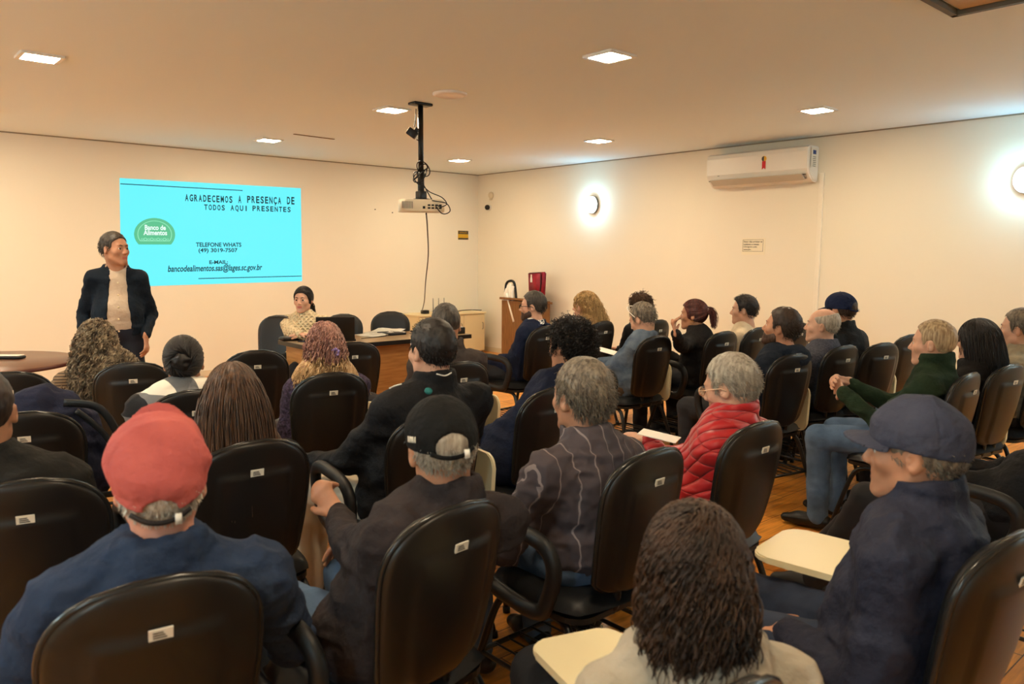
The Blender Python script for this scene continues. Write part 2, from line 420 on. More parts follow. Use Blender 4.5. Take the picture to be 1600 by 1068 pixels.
b = bmesh.new(); box(b, (-.006, -.5, 0), (.006, .5, .09), Matrix.Translation((-.152, 0, zb+.022)) @ Matrix.Rotation(R(-52), 4, 'Y') @ Matrix.Diagonal((1, (L2-.06)*2, 1, 1)), 0)
ob('louver', b, mat('louver_grey', (186, 180, 165), .4), ac, False)
b = bmesh.new(); lathe(b, [(.028, 0), (.028, .003)], 20, Matrix.Translation((-.214, -.11, zt-.10)) @ Matrix.Rotation(R(-90), 4, 'Y')); st = ob('rosette_sticker', b, mat('sticker_yellow', (225, 170, 30), .5), ac, False); st['label'] = 'round yellow and black rosette sticker'
b = bmesh.new(); prism(b, [(-.026*math.sin(R(a))*1, .026*math.cos(R(a))) for a in range(0, 181, 15)], 0, 1, 0)
for v in b.verts: v.co = Vector((-.2175-.001*v.co.x, -.11+.0-v.co.y*1.0, zt-.10+v.co.z))
ob('rosette_half', b, M['ink'], st, False)
b = bmesh.new(); o_ = [(-.02, 0), (.02, 0), (.02, -.085), (0, -.068), (-.02, -.085)]
vs = [[b.verts.new((-.2155+dx, -.11+x_, zt-.125+z_)) for x_, z_ in o_] for dx in (0, -.002)]
b.faces.new(vs[0]); b.faces.new(vs[1][::-1])
for k in range(5): b.faces.new((vs[0][k], vs[0][(k+1) % 5], vs[1][(k+1) % 5], vs[1][k]))
ob('ribbon_sticker', b, mat('sticker_red', (196, 24, 30), .5), ac, False)
b = bmesh.new(); box(b, (-.18, -L2-.0135, zb+.14), (-.06, -L2-.011, zt-.03)); pl = ob('rating_label', b, M['label'], ac, False)
b = bmesh.new(); box(b, (-.15, -L2-.0155, zt-.09), (-.09, -L2-.0135, zt-.05)); ob('label_print', b, mat('print_blue', (40, 60, 120), .6), pl, False)
b = bmesh.new()
for k in range(6): box(b, (-.15, -L2-.0155, zt-.12-.018*k), (-.09, -L2-.0135, zt-.113-.018*k))
ob('label_print', b, M['grey_plastic'], pl, False)
b = bmesh.new(); box(b, (-.207, L2-.17, zb+.118), (-.203, L2-.145, zb+.130)); ob('display', b, M['black_rubber'], ac, False)
# conduit down the wall
b = bmesh.new(); pc = on_x(1281, 300, WX); box(b, (-.022, -.024, 0.02), (0, .024, 2.33), None, .005); o = ob('wall_conduit', b, mat('conduit_cream', (236, 228, 210), .6), None, False); o.location = (WX, pc[1]-.02, 0)
tag(o, 'cream vertical pipe cover on the wall below the air conditioner', 'conduit')
# oval wall lamps; those after the first pair are unseen additions brightening the ceiling
em_b = mat('bulkhead_glass', (255, 255, 255), .3, emit=(232, 246, 255), estr=9)
WLZ = float(on_x(928, 320, WX)[2])
for k, (p, lab) in enumerate(((on_x(928, 320, WX), 'small glowing oval wall lamp nearest the room corner'), (on_x(1604, 281, WX), 'glowing oval wall lamp cut by the right picture edge'),
      (A3(WX, -1.2, WLZ), 'added unseen lamp on the right wall behind the audience, brightens the ceiling'), (A3(WL, 7.4, WLZ), 'added unseen lamp on the left wall nearest the front, brightens the ceiling'),
      (A3(WL, 3.4, WLZ), 'added unseen lamp in the middle of the left wall, brightens the ceiling'), (A3(WL, -.6, WLZ), 'added unseen lamp at the rear of the left wall, brightens the ceiling'))):
    t = empty('wall_lamp', p, 0 if p[0] > 0 else math.pi); tag(t, lab, 'wall lamp', 'oval bulkhead wall lamps')
    S = Matrix.Rotation(R(-90), 4, 'Y') @ Matrix.Diagonal((1.25, 1.0, 1, 1))
    b = bmesh.new(); lathe(b, [(.091, 0), (.091, .03), (.088, .036), (.075, .036)], 32, S); ob('lamp_base', b, M['grey_plastic'], t)
    b = bmesh.new(); lathe(b, [(.0865, .03), (.084, .06), (.07, .085), (.045, .1), (.015, .106)], 32, S); ob('lamp_glass', b, em_b, t)
    ld = bpy.data.lights.new('wall_lamp_light', 'POINT'); ld.energy = (8, 9, 70, 70, 70, 70)[k]; ld.color = (.26, .72, 1.0) if k < 2 else (.55, .84, 1.0); ld.shadow_soft_size = .03  # added out-of-view lamps burn stronger and paler, as fill for the ceiling
    lo = link(bpy.data.objects.new('wall_lamp_light', ld)); lo.parent = t; lo.location = (-.16, 0, 0)
# signs
def flat_panel(name, pts_wall, m, lab, cat, th=.004, axis='x'):
    pass
def sign_on(fn, ax, name, a, c, m, lab, cat):
    """thin panel on a wall between two picture corners"""
    P = fn(*a, WX if ax == 'x' else WY); Q = fn(*c, WX if ax == 'x' else WY)
    t = empty(name, ((P+Q)/2)); tag(t, lab, cat); hw = (abs(P[1]-Q[1]) if ax == 'x' else abs(P[0]-Q[0]))/2; hh = abs(P[2]-Q[2])/2
    b = bmesh.new()
    if ax == 'x': box(b, (-.004, -hw, -hh), (0, hw, hh))
    else: box(b, (-hw, -.004, -hh), (hw, 0, hh))
    ob('sheet', b, m, t, False); return t, hw, hh
t, hw, hh = sign_on(on_x, 'x', 'paper_notice', (1160, 372), (1195, 398), mat('notice_paper', (236, 226, 200), .7), 'white printed notice taped to the right wall below the air conditioner', 'notice')
b = bmesh.new()
mp_ = lambda u, v: (-.0055, hw-u*2*hw, -hh+v*2*hh)
for i, s in enumerate(('Favor não arrastar as', 'cadeiras e mesas.', 'Obrigado pela', 'atenção.')):
    text_fit(b, s, mp_, .08, .74-.16*i-.0, (.88, .76, .66, .42)[i], .84-.16*i, bold=.02)
for u0, v0, u1, v1 in ((.04, .2, .92, .215), (.04, .9, .92, .915), (.04, .2, .052, .915), (.908, .2, .92, .915)):
    b.faces.new([b.verts.new(mp_(u, v)) for u, v in ((u0, v0), (u1, v0), (u1, v1), (u0, v1))])
ob('notice_print', b, mat('print_black', (30, 26, 24), .7), t, False)
t, hw, hh = sign_on(on_y, 'y', 'warning_sign', (715.5, 360), (731.5, 374.5), mat('sign_yellow', (205, 160, 30), .5), 'small yellow and black sign on the front wall near the corner', 'sign')
b = bmesh.new(); box(b, (-hw*.98, -.006, hh*.25), (hw*.98, -.0041, hh*.95)); box(b, (-hw*.98, -.006, -hh*.95), (hw*.98, -.0041, -hh*.62)); ob('sign_band', b, M['ink'], t, False)
b = bmesh.new(); text_fit(b, 'ATENÇÃO', lambda u, v: (-hw+u*2*hw, -.0065, -hh+v*2*hh), .12, .68, .88, .9, bold=.02); ob('sign_words', b, MATS['sign_yellow'], t, False)
# dome camera + sensor on right wall near the corner
p = on_x(765, 324, WX); t = empty('security_camera', p); tag(t, 'tiny black dome camera on the right wall beside the corner', 'camera')
b = bmesh.new(); lathe(b, [(.045, 0), (.045, .012), (.03, .02)], 20, Matrix.Rotation(R(-90), 4, 'Y')); ob('camera_base', b, M['white_plastic'], t)
b = bmesh.new(); bmesh.ops.create_uvsphere(b, u_segments=18, v_segments=12, radius=.04, matrix=Matrix.Translation((-.045, 0, 0))); ob('camera_dome', b, M['black_rubber'], t)
p = on_x(768, 305, WX); t = empty('motion_sensor', p); tag(t, 'small white round sensor above the dome camera', 'sensor')
b = bmesh.new(); lathe(b, [(.05, 0), (.05, .02), (.035, .04), (.01, .05)], 20, Matrix.Rotation(R(-90), 4, 'Y')); ob('sensor_body', b, mat('sensor_cream', (216, 200, 170), .5), t)
b = bmesh.new(); box(b, (-.03, -.02, -.075), (0, .02, -.05), None, .004); ob('sensor_bracket', b, MATS['sensor_cream'], t)
# round ceiling fitting
p = on_z(703, 146, CEIL); b = bmesh.new(); lathe(b, [(.13, 0), (.13, -.012), (.1, -.022), (.095, -.014), (.02, -.014)], 36)
o = ob('ceiling_speaker', b, mat('fitting_cream', (234, 230, 224), .5)); o.location = p; tag(o, 'round cream flush fitting on the ceiling right of the projector pole', 'ceiling fitting')
# ceiling slot + hatch
P, Q = on_z(459, 209, CEIL), on_z(522, 217, CEIL); d = (Q-P); L = float(np.linalg.norm(d)); an = math.atan2(d[1], d[0])
b = bmesh.new(); box(b, (0, -.012, -.006), (L, .012, 0)); o = ob('ceiling_slot', b, mat('slot_brown', (110, 86, 60), .7), None, False); o.location = P; o.rotation_euler = (0, 0, an); tag(o, 'thin dark slot in the ceiling between two downlights', 'ceiling slot')
hp = on_z(1489, 18, CEIL); t = empty('ceiling_hatch', hp); tag(t, 'recessed ceiling hatch with dark frame at the top right', 'ceiling hatch')
b = bmesh.new()
for lo, hi in (((0, -.9, -.03), (.03, 0, 0)), ((0, -.03, -.03), (.9, 0, 0)), ((.87, -.9, -.03), (.9, 0, 0)), ((0, -.9, -.03), (.9, -.87, 0))): box(b, lo, hi)
ob('hatch_frame', b, mat('hatch_grey', (96, 90, 76), .6), t, False)
b = bmesh.new(); box(b, (.05, -.85, -.012), (.85, -.05, 0)); ob('hatch_panel', b, mat('hatch_panel', (196, 168, 130), .7), t, False)
t.rotation_euler = (0, 0, R(-90))
# nail marks on front wall
for px, py in ((586, 327), (613, 332)):
    p = on_y(px, py, WY); b = bmesh.new(); lathe(b, [(.008, 0), (.007, .008), (.003, .012)], 8, Matrix.Rotation(R(90), 4, 'X')); o = ob('wall_plug', b, M['ink']); o.location = p
    tag(o, 'small brown wall plug to the %s of the pair left of the projector' % ('left' if px < 600 else 'right'), 'wall plug', 'wall plugs')

# ---- projector on its pole
pp = on_z(657, 161, CEIL); PD = depth(pp)
t = empty('projector', pp); tag(t, 'white projector hanging from a black ceiling pole with tangled cables', 'projector')
zb_ = at_depth(657, 331, PD)[2]-CEIL; zp = at_depth(657, 312, PD)[2]-CEIL
b = bmesh.new(); box(b, (-.09, -.05, -.022), (.09, .05, 0), None, .008); ob('ceiling_plate', b, M['black_metal'], t)
b = bmesh.new(); tube(b, [(0, 0, -.01), (0, 0, zp+.16)], .022, 16); tube(b, [(0, 0, zp+.22), (0, 0, zp+.02)], .027, 16); ob('pole', b, M['black_metal'], t)
b = bmesh.new(); box(b, (-.035, -.035, zp-.005), (.035, .035, zp+.07), None, .008)
for a in (20, 110, 200, 290): tube(b, [(0, 0, zp+.01), (.1*math.cos(R(a)), .1*math.sin(R(a)), zp-.005)], .008, 6)
ob('mount_bracket', b, M['black_metal'], t)
pj = Matrix.Rotation(-YAW+R(12), 4, 'Z')
bo = mat('projector_white', (222, 208, 180), .35)
b = bmesh.new(); prism(b, rrect(.36, .26, .045), zb_, zp-.004, 2); bmesh.ops.bevel(b, geom=[e for e in b.edges if abs(e.verts[0].co.z-e.verts[1].co.z) < .001], offset=.01, segments=2, affect='EDGES'); b.transform(pj @ Matrix.Translation((0, 0, 0))); body = ob('projector_body', b, bo, t)
b = bmesh.new()
for k in range(8): box(b, (-.165+.0115*k, -.1335, zb_+.02), (-.160+.0115*k, -.1295, zp-.022))
b.transform(pj); ob('vent_grille', b, M['grey_plastic'], body, False)
b = bmesh.new()
for k in range(4):
    for r_ in range(2): box(b, (.04+.03*k, -.133, zb_+.02+.022*r_), (.062+.03*k, -.1295, zb_+.033+.022*r_))
box(b, (.0, -.133, zb_+.02), (.02, -.1295, zb_+.04)); b.transform(pj); ob('port', b, M['black_rubber'], body, False)
b = bmesh.new(); lathe(b, [(.035, 0), (.035, .02), (.028, .024)], 20, pj @ Matrix.Translation((.09, .128, (zb_+zp)/2)) @ Matrix.Rotation(R(-90), 4, 'X')); ob('lens', b, M['black_rubber'], body)
cab = mat('cable_black', (14, 14, 15), .45)
def pt(px, py, dd=0):
    q = at_depth(px, py, PD+dd)-pp; return tuple(q)
b = bmesh.new()
for k in range(5):                         # coil wrapped round the pole
    rr = .045+.012*(k % 3); pts = [(rr*math.cos(a)+.012*(k-2), rr*.7*math.sin(a), zp+.2+.055*math.sin(a+k)+.02*k-.03) for a in [2*math.pi*q/16 for q in range(16)]]
    tube(b, catmull(pts, 2, True), .0045, 6, True)
ob('cable_coil', b, cab, t)
for name, P in (('signal_cable', [pt(661, 290, -.03), pt(672, 300, -.05), pt(690, 308, -.1), pt(698, 318, -.12), pt(690, 323, -.14), pt(682, 320, -.14)]),
                ('signal_cable', [pt(660, 285, -.03), pt(675, 312, -.08), pt(690, 333, -.14), pt(703, 330, -.14), pt(698, 318, -.14), pt(680, 314, -.12), pt(665, 312, -.08)]),
                ('power_cable', [pt(650, 170, -.02), pt(649, 190, -.02), pt(647, 198, -.02)]), ('power_cable', [pt(651, 218, -.02), pt(655, 222, -.03), pt(656.5, 240, -.03)]),
                ):
    b = bmesh.new(); tube(b, catmull(P, 6), .0042, 6); ob(name, b, cab, t)
b = bmesh.new(); Mx = Matrix.Translation(pt(644, 208, -.02)) @ Matrix.Rotation(-YAW, 4, 'Z') @ Matrix.Rotation(R(35), 4, 'Y'); box(b, (-.04, -.03, -.03), (.04, .03, .03), Mx, .006); box(b, (.0, -.015, .03), (.03, .015, .06), Mx, .004); ob('power_adapter', b, M['black_rubber'], t)
CW = on_y(660, 487, WY-.25)
b = bmesh.new(); P = [pt(666, 333, -.1)]+[tuple(at_depth(px, py, PD+(depth(CW)-PD)*k)-pp) for px, py, k in ((668, 360, .1), (669, 400, .3), (665, 440, .55), (663, 470, .8), (659, 487, 1.0))]
tube(b, catmull(P, 8), .006, 6); o = ob('hanging_cable', b, cab); o.location = pp; tag(o, 'black cable hanging from the projector down to the cream cabinet', 'cable')

# ================================================================ FURNITURE AT THE FRONT
# cream cabinet in the corner
cx1, cx0 = on_y(757, 500, WY-.46)[0], on_y(655, 500, WY-.46)[0]
t = empty('cabinet', ((cx0+cx1)/2, WY-.25, 0)); tag(t, 'low cream cabinet with doors against the front wall in the corner', 'cabinet'); W2 = (cx1-cx0)/2
b = bmesh.new(); box(b, (-W2, -.2, .05), (W2, .23, .61)); box(b, (-W2+.02, -.17, 0), (W2-.02, .2, .05)); ob('carcass', b, M['cream_cab'], t, False)
b = bmesh.new(); box(b, (-W2-.02, -.23, .61), (W2+.02, .24, .635), None, .004); ob('top_panel', b, M['cream_cab'], t, False)
n = 3
for k in range(n):
    b = bmesh.new(); x0, x1 = -W2+2*W2*k/n, -W2+2*W2*(k+1)/n; box(b, (x0+.004, -.218, .06), (x1-.004, -.2, .60), None, .003); d_ = ob('door', b, M['cream_cab'], t, False)
    b = bmesh.new(); tube(b, [(x1-.05, -.22, .38), (x1-.05, -.24, .39), (x1-.05, -.24, .47), (x1-.05, -.22, .48)], .005, 6); ob('handle', b, M['grey_plastic'], d_)
# router
p = on_y(690, 486, WY-.22); t = empty('wifi_router', (p[0], p[1], .635)); tag(t, 'router with three upright antennas on the cream cabinet', 'router')
b = bmesh.new(); box(b, (-.12, -.07, 0), (.12, .07, .035), None, .01); ob('router_body', b, M['black_rubber'], t)
for k in (-1, 0, 1):
    b = bmesh.new(); tube(b, [(k*.1, .07, .02), (k*.1, .075, .21)], [.008, .005], 8); ob('antenna', b, M['grey_plastic'], t)
p = on_y(664, 486, WY-.25); b = bmesh.new(); box(b, (-.05, -.04, 0), (.05, .04, .05), None, .006); o = ob('power_brick', b, M['black_rubber']); o.location = (p[0], p[1], .635); tag(o, 'black power brick on the left end of the cream cabinet', 'adapter')
# coil of flat cable on cabinet
p = on_y(738, 486, WY-.25); b = bmesh.new()
tube(b, catmull([(-.25, 0, .008), (-.1, .03, .016), (0, -.02, .02), (.12, .03, .012), (.2, -.04, .008)], 5), .007, 6); o = ob('loose_cable', b, cab); o.location = (p[0]-.05, p[1], .635); tag(o, 'loose dark cable lying on the right of the cream cabinet', 'cable')
# desk
c0 = on_z(489, 541.6, .75); cL = on_z(434, 531, .75); cR = on_z(729, 520.8, .75)
DX0, DX1, DY0, DY1 = c0[0], cR[0], c0[1], max(cL[1], c0[1]+.6)
t = empty('presenter_desk', ((DX0+DX1)/2, (DY0+DY1)/2, 0)); tag(t, 'long wooden presenter desk with dark edge in front of the audience', 'desk'); hx, hy = (DX1-DX0)/2, (DY1-DY0)/2
b = bmesh.new(); box(b, (-hx, -hy, .725), (hx, hy, .75), None, .004); ob('desk_top', b, M['desk_top'], t, False)
b = bmesh.new(); box(b, (-hx-.004, -hy-.006, .712), (hx+.004, -hy, .748)); box(b, (-hx-.006, -hy, .712), (-hx, hy, .748)); box(b, (hx, -hy, .712), (hx+.006, hy, .748)); ob('edge_band', b, M['desk_edge'], t, False)
b = bmesh.new(); box(b, (-hx+.08, -hy+.10, .22), (hx-.08, -hy+.12, .712)); ob('modesty_panel', b, mat('panel_wood', (176, 128, 74), .45, noise=(5, (150, 104, 56), (1, 1, 10))), t, False)
for s in (-1, 1):
    b = bmesh.new(); box(b, (s*(hx-.06)-.015, -hy+.05, 0), (s*(hx-.06)+.015, hy-.05, .712)); ob('leg_panel', b, MATS['panel_wood'], t, False)
def on_desk(px, py): p = on_z(px, py, .75); return (p[0], p[1], .7505)
# laptop
p = on_z(529, 534, .75); t = empty('laptop', (p[0], p[1]+.05, .7505), R(-28)); tag(t, 'open black laptop seen from behind on the presenter desk', 'laptop')
b = bmesh.new(); box(b, (-.17, 0, 0), (.17, .24, .016), None, .004); ob('laptop_base', b, M['black_rubber'], t)
b = bmesh.new(); box(b, (-.16, -.006, 0), (.16, .006, .205), Matrix.Translation((0, -.0, .012)) @ Matrix.Rotation(R(12), 4, 'X'), .003); sc = ob('laptop_screen', b, M['shell'], t)
b = bmesh.new(); lathe(b, [(.02, 0), (.018, .002)], 20, Matrix.Translation((0, -.033, .13)) @ Matrix.Rotation(R(102), 4, 'X')); ob('lid_emblem', b, M['grey_plastic'], sc)
# papers
for i, (px, py, rz, lab) in enumerate(((577, 524, .2, 'leftmost white papers on the presenter desk beside the laptop'), (592, 521, -.3, 'white paper sheets in the middle of the presenter desk'), (604, 520, .5, 'curled white document on the right of the paper pile'))):
    b = bmesh.new(); g = [[b.verts.new((.105*(u/6*2-1), .148*(v/6*2-1), .002+.012*(u/6)**2*(i+1)*.6+.003*math.sin(v*1.7))) for v in range(7)] for u in range(7)]
    for u in range(6):
        for v in range(6): b.faces.new((g[u][v], g[u+1][v], g[u+1][v+1], g[u][v+1]))
    bmesh.ops.solidify(b, geom=b.faces[:], thickness=.003)
    o = ob('paper_sheets', b, M['paper']); l_ = on_desk(px, py); o.location = (l_[0], l_[1], .754+.004*i); o.rotation_euler = (0, 0, rz); tag(o, lab, 'papers', 'papers on the presenter desk')
l_ = on_desk(612, 522); b = bmesh.new(); box(b, (-.09, -.11, 0), (.09, .11, .02), None, .004); o = ob('black_folder', b, M['black_vinyl']); o.location = l_; tag(o, 'dark closed folder beside the white papers on the desk', 'folder')
l_ = on_desk(628, 521); b = bmesh.new(); bmesh.ops.create_uvsphere(b, u_segments=18, v_segments=10, radius=1, matrix=Matrix.Diagonal((.035, .055, .022, 1)))
for v in b.verts: v.co.z = max(v.co.z, 0)
o = ob('computer_mouse', b, M['white_plastic']); o.location = l_; tag(o, 'white mouse on the right half of the presenter desk', 'mouse')
b = bmesh.new(); a_, c_ = on_desk(632, 519), on_desk(600, 526)
tube(b, catmull([a_, (a_[0]-.05, a_[1]+.12, .755), (c_[0]+.1, c_[1]+.1, .755), (c_[0], c_[1], .755), (c_[0]-.25, c_[1]-.03, .755)], 6), .003, 6); o = ob('mouse_cable', b, cab); tag(o, 'thin black cable looping over the presenter desk', 'cable')
l_ = on_desk(461, 531); b = bmesh.new(); box(b, (-.13, -.05, 0), (.1, .05, .035), None, .015, 3); o = ob('pencil_case', b, M['black_vinyl']); o.location = l_; tag(o, 'black pouch lying on the left end of the desk', 'pouch')
l_ = on_desk(480, 534); b = bmesh.new(); box(b, (-.04, -.07, 0), (.04, .07, .01), None, .003); o = ob('mobile_phone', b, mat('phone_dark', (24, 24, 40), .15)); o.location = (l_[0], l_[1], .7505); o.rotation_euler = (0, 0, .4); tag(o, 'dark phone lying next to the black pouch', 'phone')
# equipment box with papers right end
l_ = on_z(719, 519, .75); t = empty('equipment_case', (DX1-.16, DY0+.2, .7505)); tag(t, 'black equipment case with white paper on top at the right desk end', 'case')
b = bmesh.new(); box(b, (-.15, -.13, 0), (.15, .13, .06), None, .006); ob('case_body', b, M['black_rubber'], t)
b = bmesh.new(); box(b, (-.14, -.12, .06), (.13, .12, .066)); ob('case_cover', b, M['paper'], t)

# round table far left
ctr = on_z(10, 573, .74); ctr2 = on_z(103, 566, .74)
rad = .62
cc = ctr2+np.array([-_r[0], -_r[1], 0])*rad
t = empty('round_table', (cc[0], cc[1], 0)); tag(t, 'round dark brown table at the left edge near the wall', 'table')
b = bmesh.new(); lathe(b, [(rad-.012, .71), (rad, .718), (rad, .734), (rad-.008, .74)], 64); ob('table_top', b, M['table_round'], t)
b = bmesh.new(); lathe(b, [(rad+.001, .713), (rad+.003, .722), (rad+.001, .733)], 64); ob('edge_trim', b, mat('reddish_edge', (70, 30, 26), .35), t)
b = bmesh.new(); lathe(b, [(.05, .02), (.05, .71)], 20); ob('pedestal', b, M['black_metal'], t)
for k in range(4):
    b = bmesh.new(); a = R(45+90*k); tube(b, [(0, 0, .05), (.4*math.cos(a), .4*math.sin(a), .02)], [.03, .02], 8); ob('foot', b, M['black_metal'], t)
p = on_z(12, 560, .74); b = bmesh.new(); box(b, (-.11, -.04, 0), (.11, .04, .02), None, .008)
o = ob('glasses_case', b, M['black_rubber']); o.location = (p[0], p[1], .7405); o.rotation_euler = (0, 0, -YAW); tag(o, 'slim dark case lying on the round table', 'case')
b = bmesh.new(); box(b, (-.1, -.035, 0), (.1, .035, .006), None, .003); ob('case_lid', b, M['label'], o).location = (0, 0, .021)

# lectern in the corner with bags
lp = on_x(821, 520, WX-.35); LY = lp[1]
t = empty('lectern', (WX-.36, LY, 0), R(90)); tag(t, 'brown wooden lectern beside the right wall behind the person in suit', 'lectern')
lh = at_depth(800, 470, depth((WX-.5, LY, 0)))[2]
b = bmesh.new(); box(b, (-.29, .16, 0), (.29, .18, lh)); ob('front_panel', b, M['wood_brown'], t, False)
for s in (-1, 1):
    b = bmesh.new(); box(b, (s*.28-.01, -.2, 0), (s*.28+.01, .16, lh)); ob('side_panel', b, M['wood_brown'], t, False)
b = bmesh.new(); box(b, (-.31, -.22, -.015), (.31, .22, .015), Matrix.Translation((0, -.01, lh)) @ Matrix.Rotation(R(8), 4, 'X'), .004); ob('reading_top', b, M['wood_brown'], t, False)
rb = on_x(839, 458, WX-.28); t = empty('red_bag', (rb[0], rb[1], lh+.045), R(90-12)); tag(t, 'dark red tote bag with white bottle print standing on the lectern', 'bag')
redm = mat('bag_red', (150, 18, 42), .55, noise=(9, (110, 10, 30)), bump=(12, .5, .02))
b = bmesh.new(); prism(b, [(-.16, -.02), (.16, -.02), (.19, .34), (-.19, .36)], -.04, .04, 1); bmesh.ops.bevel(b, geom=b.edges[:], offset=.015, segments=3, affect='EDGES'); ob('bag_body', b, redm, t)
b = bmesh.new(); tube(b, catmull([(-.165, .042, .34), (-.168, .044, .2), (-.14, .043, .02)], 4), .007, 6); tube(b, catmull([(.165, .042, .33), (0, .044, .345), (-.165, .042, .35)], 4), .005, 6); ob('bag_piping', b, M['black_rubber'], t)
b = bmesh.new(); o_ = [(.11, .21), (.06, .21), (.06, .26), (.07, .28), (.07, .32), (.1, .32), (.1, .28), (.11, .26)]; prism(b, o_, .041, .045, 1); ob('bottle_print', b, M['paper'], t, False)
kb = on_x(803, 462, WX-.45); t = empty('shoulder_bag', (kb[0]-.03, kb[1]+.02, lh-.02), R(90)); tag(t, 'black and white strapped bag hanging over the lectern corner', 'bag')
b = bmesh.new(); tube(b, catmull([(-.13, 0, -.28), (-.1, 0, .05), (-.06, 0, .26), (.03, 0, .29), (.11, 0, .24), (.13, 0, .06)], 6), .018, 8); ob('strap', b, M['black_vinyl'], t)
b = bmesh.new()
for k, (x, h0, h1) in enumerate(((-.05, .02, .22), (.0, .06, .25), (.05, .04, .23), (.085, .02, .18))): tube(b, catmull([(x, .01, h0), (x+.01, .02, (h0+h1)/2), (x-.008, .01, h1)], 4), .026, 8)
ob('white_bundle', b, M['paper'], t)
b = bmesh.new(); tube(b, [(.05, .04, .12), (-.12, .05, -.27)], .022, 8); ob('rolled_sheet', b, M['paper'], t)

# ================================================================ CHAIR
BH, BW, BZ = .44, .40, .49
def back_outline(v):
    """half width of the back at height fraction v"""
    w0 = .152+.032*math.sin(min(v/.75, 1)*math.pi/2)
    if v > .62: w0 *= math.sqrt(max(0, 1-((v-.62)/.385)**3.0))
    if v < .12: w0 *= math.sqrt(max(0, 1-((.12-v)/.13)**2.2))
    return w0
TILT = .22
def bpt(x, v, off):
    """point on the back; off>0 towards the sitter"""
    z = BZ+v*BH; y = -.205-v*BH*TILT-.03*math.sin(math.pi*min(v, 1))*0+.0+ (x/.2)**2*.035 - .018*math.cos((v-.35)*2.2)
    return (x, y+off, z+off*TILT)
def pad(f0, f1, nx=18, ny=20, inset=0.):
    bm = bmesh.new(); L = []
    for f in (f0, f1):
        g = []
        for j in range(ny+1):
            v = .0+1.0*j/ny; v_ = inset/BH+v*(1-2*inset/BH); hw = max(back_outline(v_)-inset, .006) if 0 < j < ny else max(back_outline(v_)-inset, .03)
            g.append([bm.verts.new(f(hw*(2*i/nx-1), v_, 2*i/nx-1, 2*v-1)) for i in range(nx+1)])
        L.append(g)
    for g, fl in ((L[0], 0), (L[1], 1)):
        for j in range(ny):
            for i in range(nx):
                q = (g[j][i], g[j][i+1], g[j+1][i+1], g[j+1][i]); bm.faces.new(q if fl else q[::-1])
    for j in range(ny):
        for i in (0, nx): bm.faces.new((L[0][j][i], L[0][j+1][i], L[1][j+1][i], L[1][j][i]))
    for i in range(nx):
        for j in (0, ny): bm.faces.new((L[0][j][i], L[0][j][i+1], L[1][j][i+1], L[1][j][i]))
    return bm
def dome(s, t): return max(0, (1-abs(s)**4)*(1-abs(t)**4))**.5
CH = {}
def tmp(name, bm, m, smooth=True):
    o = ob('tmp', bm, m, None, smooth); me = o.data; me.name = name; bpy.data.objects.remove(o); CH[name] = me
tmp('backrest', pad(lambda x, v, s, t: bpt(x, v, .004), lambda x, v, s, t: bpt(x, v, .014+.032*dome(s, t))), M['black_vinyl'])
def shellf(x, v, s, t):
    d = -.006-.012*dome(s, t)
    if v < .80 and abs(s) < .66: d -= .007*min(1, (.80-v)/.02)*min(1, (.66-abs(s))/.08)
    return bpt(x, v, d)
tmp('back_shell', pad(lambda x, v, s, t: shellf(x, v, s, t), lambda x, v, s, t: bpt(x, v, .0035), 36, 48), M['shell'])
# glossy rim around the back
pts = [(back_outline(v)*1.0, v) for v in [i/26 for i in range(27)]]
loop = [(x, v) for x, v in pts]+[(-x, v) for x, v in reversed(pts)]
loop = [loop[i] for i in range(len(loop)) if i == 0 or abs(loop[i][0]-loop[i-1][0])+abs(loop[i][1]-loop[i-1][1])*BH > .008]
b = bmesh.new(); tube(b, [bpt(x*1.01, min(v, .995), .003) for x, v in loop], .0085, 8, True); tmp('back_rim', b, M['rim'])
b = bmesh.new(); p = bpt(0, .79, -.0195); Mx = Matrix.Translation((0, p[1]-.003, BZ+BH*.79)) @ Matrix.Rotation(R(12.4), 4, 'X'); box(b, (-.02, -.0015, -.012), (.02, .0015, .012), Mx, 0)
nf_ = len(b.faces)
for k in range(3): box(b, (-.013, -.0022, -.006+.005*k), (.010-.003*k, -.0014, -.0035+.005*k), Mx)
tmp('inventory_label', b, M['label'], False); CH['inventory_label'].materials.append(M['ink'])
for k, p_ in enumerate(CH['inventory_label'].polygons):
    if k >= nf_: p_.material_index = 1
# seat cushion
b = bmesh.new(); nx, ny = 16, 16; G = []
for top in (0, 1):
    g = []
    for j in range(ny+1):
        for_ = []
        for i in range(nx+1):
            s, t_ = 2*i/nx-1, 2*j/ny-1
            # square-to-rounded map
            X = s*math.sqrt(1-t_*t_*.28)*.245; Y = t_*math.sqrt(1-s*s*.28)*.235
            dd = (max(0, (1-s**6)*(1-t_**6)))**.5
            z = .445+(.045*dd if top else -.02*dd)-(.03*max(0, t_-.5)**1.5 if top else .02*max(0, t_-.5))
            for_.append(b.verts.new((X, Y+.01, z)))
        g.append(for_)
    G.append(g)
for fl, g in enumerate(G):
    for j in range(ny):
        for i in range(nx):
            q = (g[j][i], g[j][i+1], g[j+1][i+1], g[j+1][i]); b.faces.new(q if fl else q[::-1])
for j in range(ny):
    for i in (0, nx): b.faces.new((G[0][j][i], G[0][j+1][i], G[1][j+1][i], G[1][j][i]))
for i in range(nx):
    for j in (0, ny): b.faces.new((G[0][j][i], G[0][j][i+1], G[1][j][i+1], G[1][j][i]))
tmp('seat', b, M['black_vinyl'])
b = bmesh.new(); prism(b, rrect(.44, .42, .07), .412, .43, 2)
for v in b.verts: v.co.y += .01
tmp('seat_pan', b, M['shell'], False)
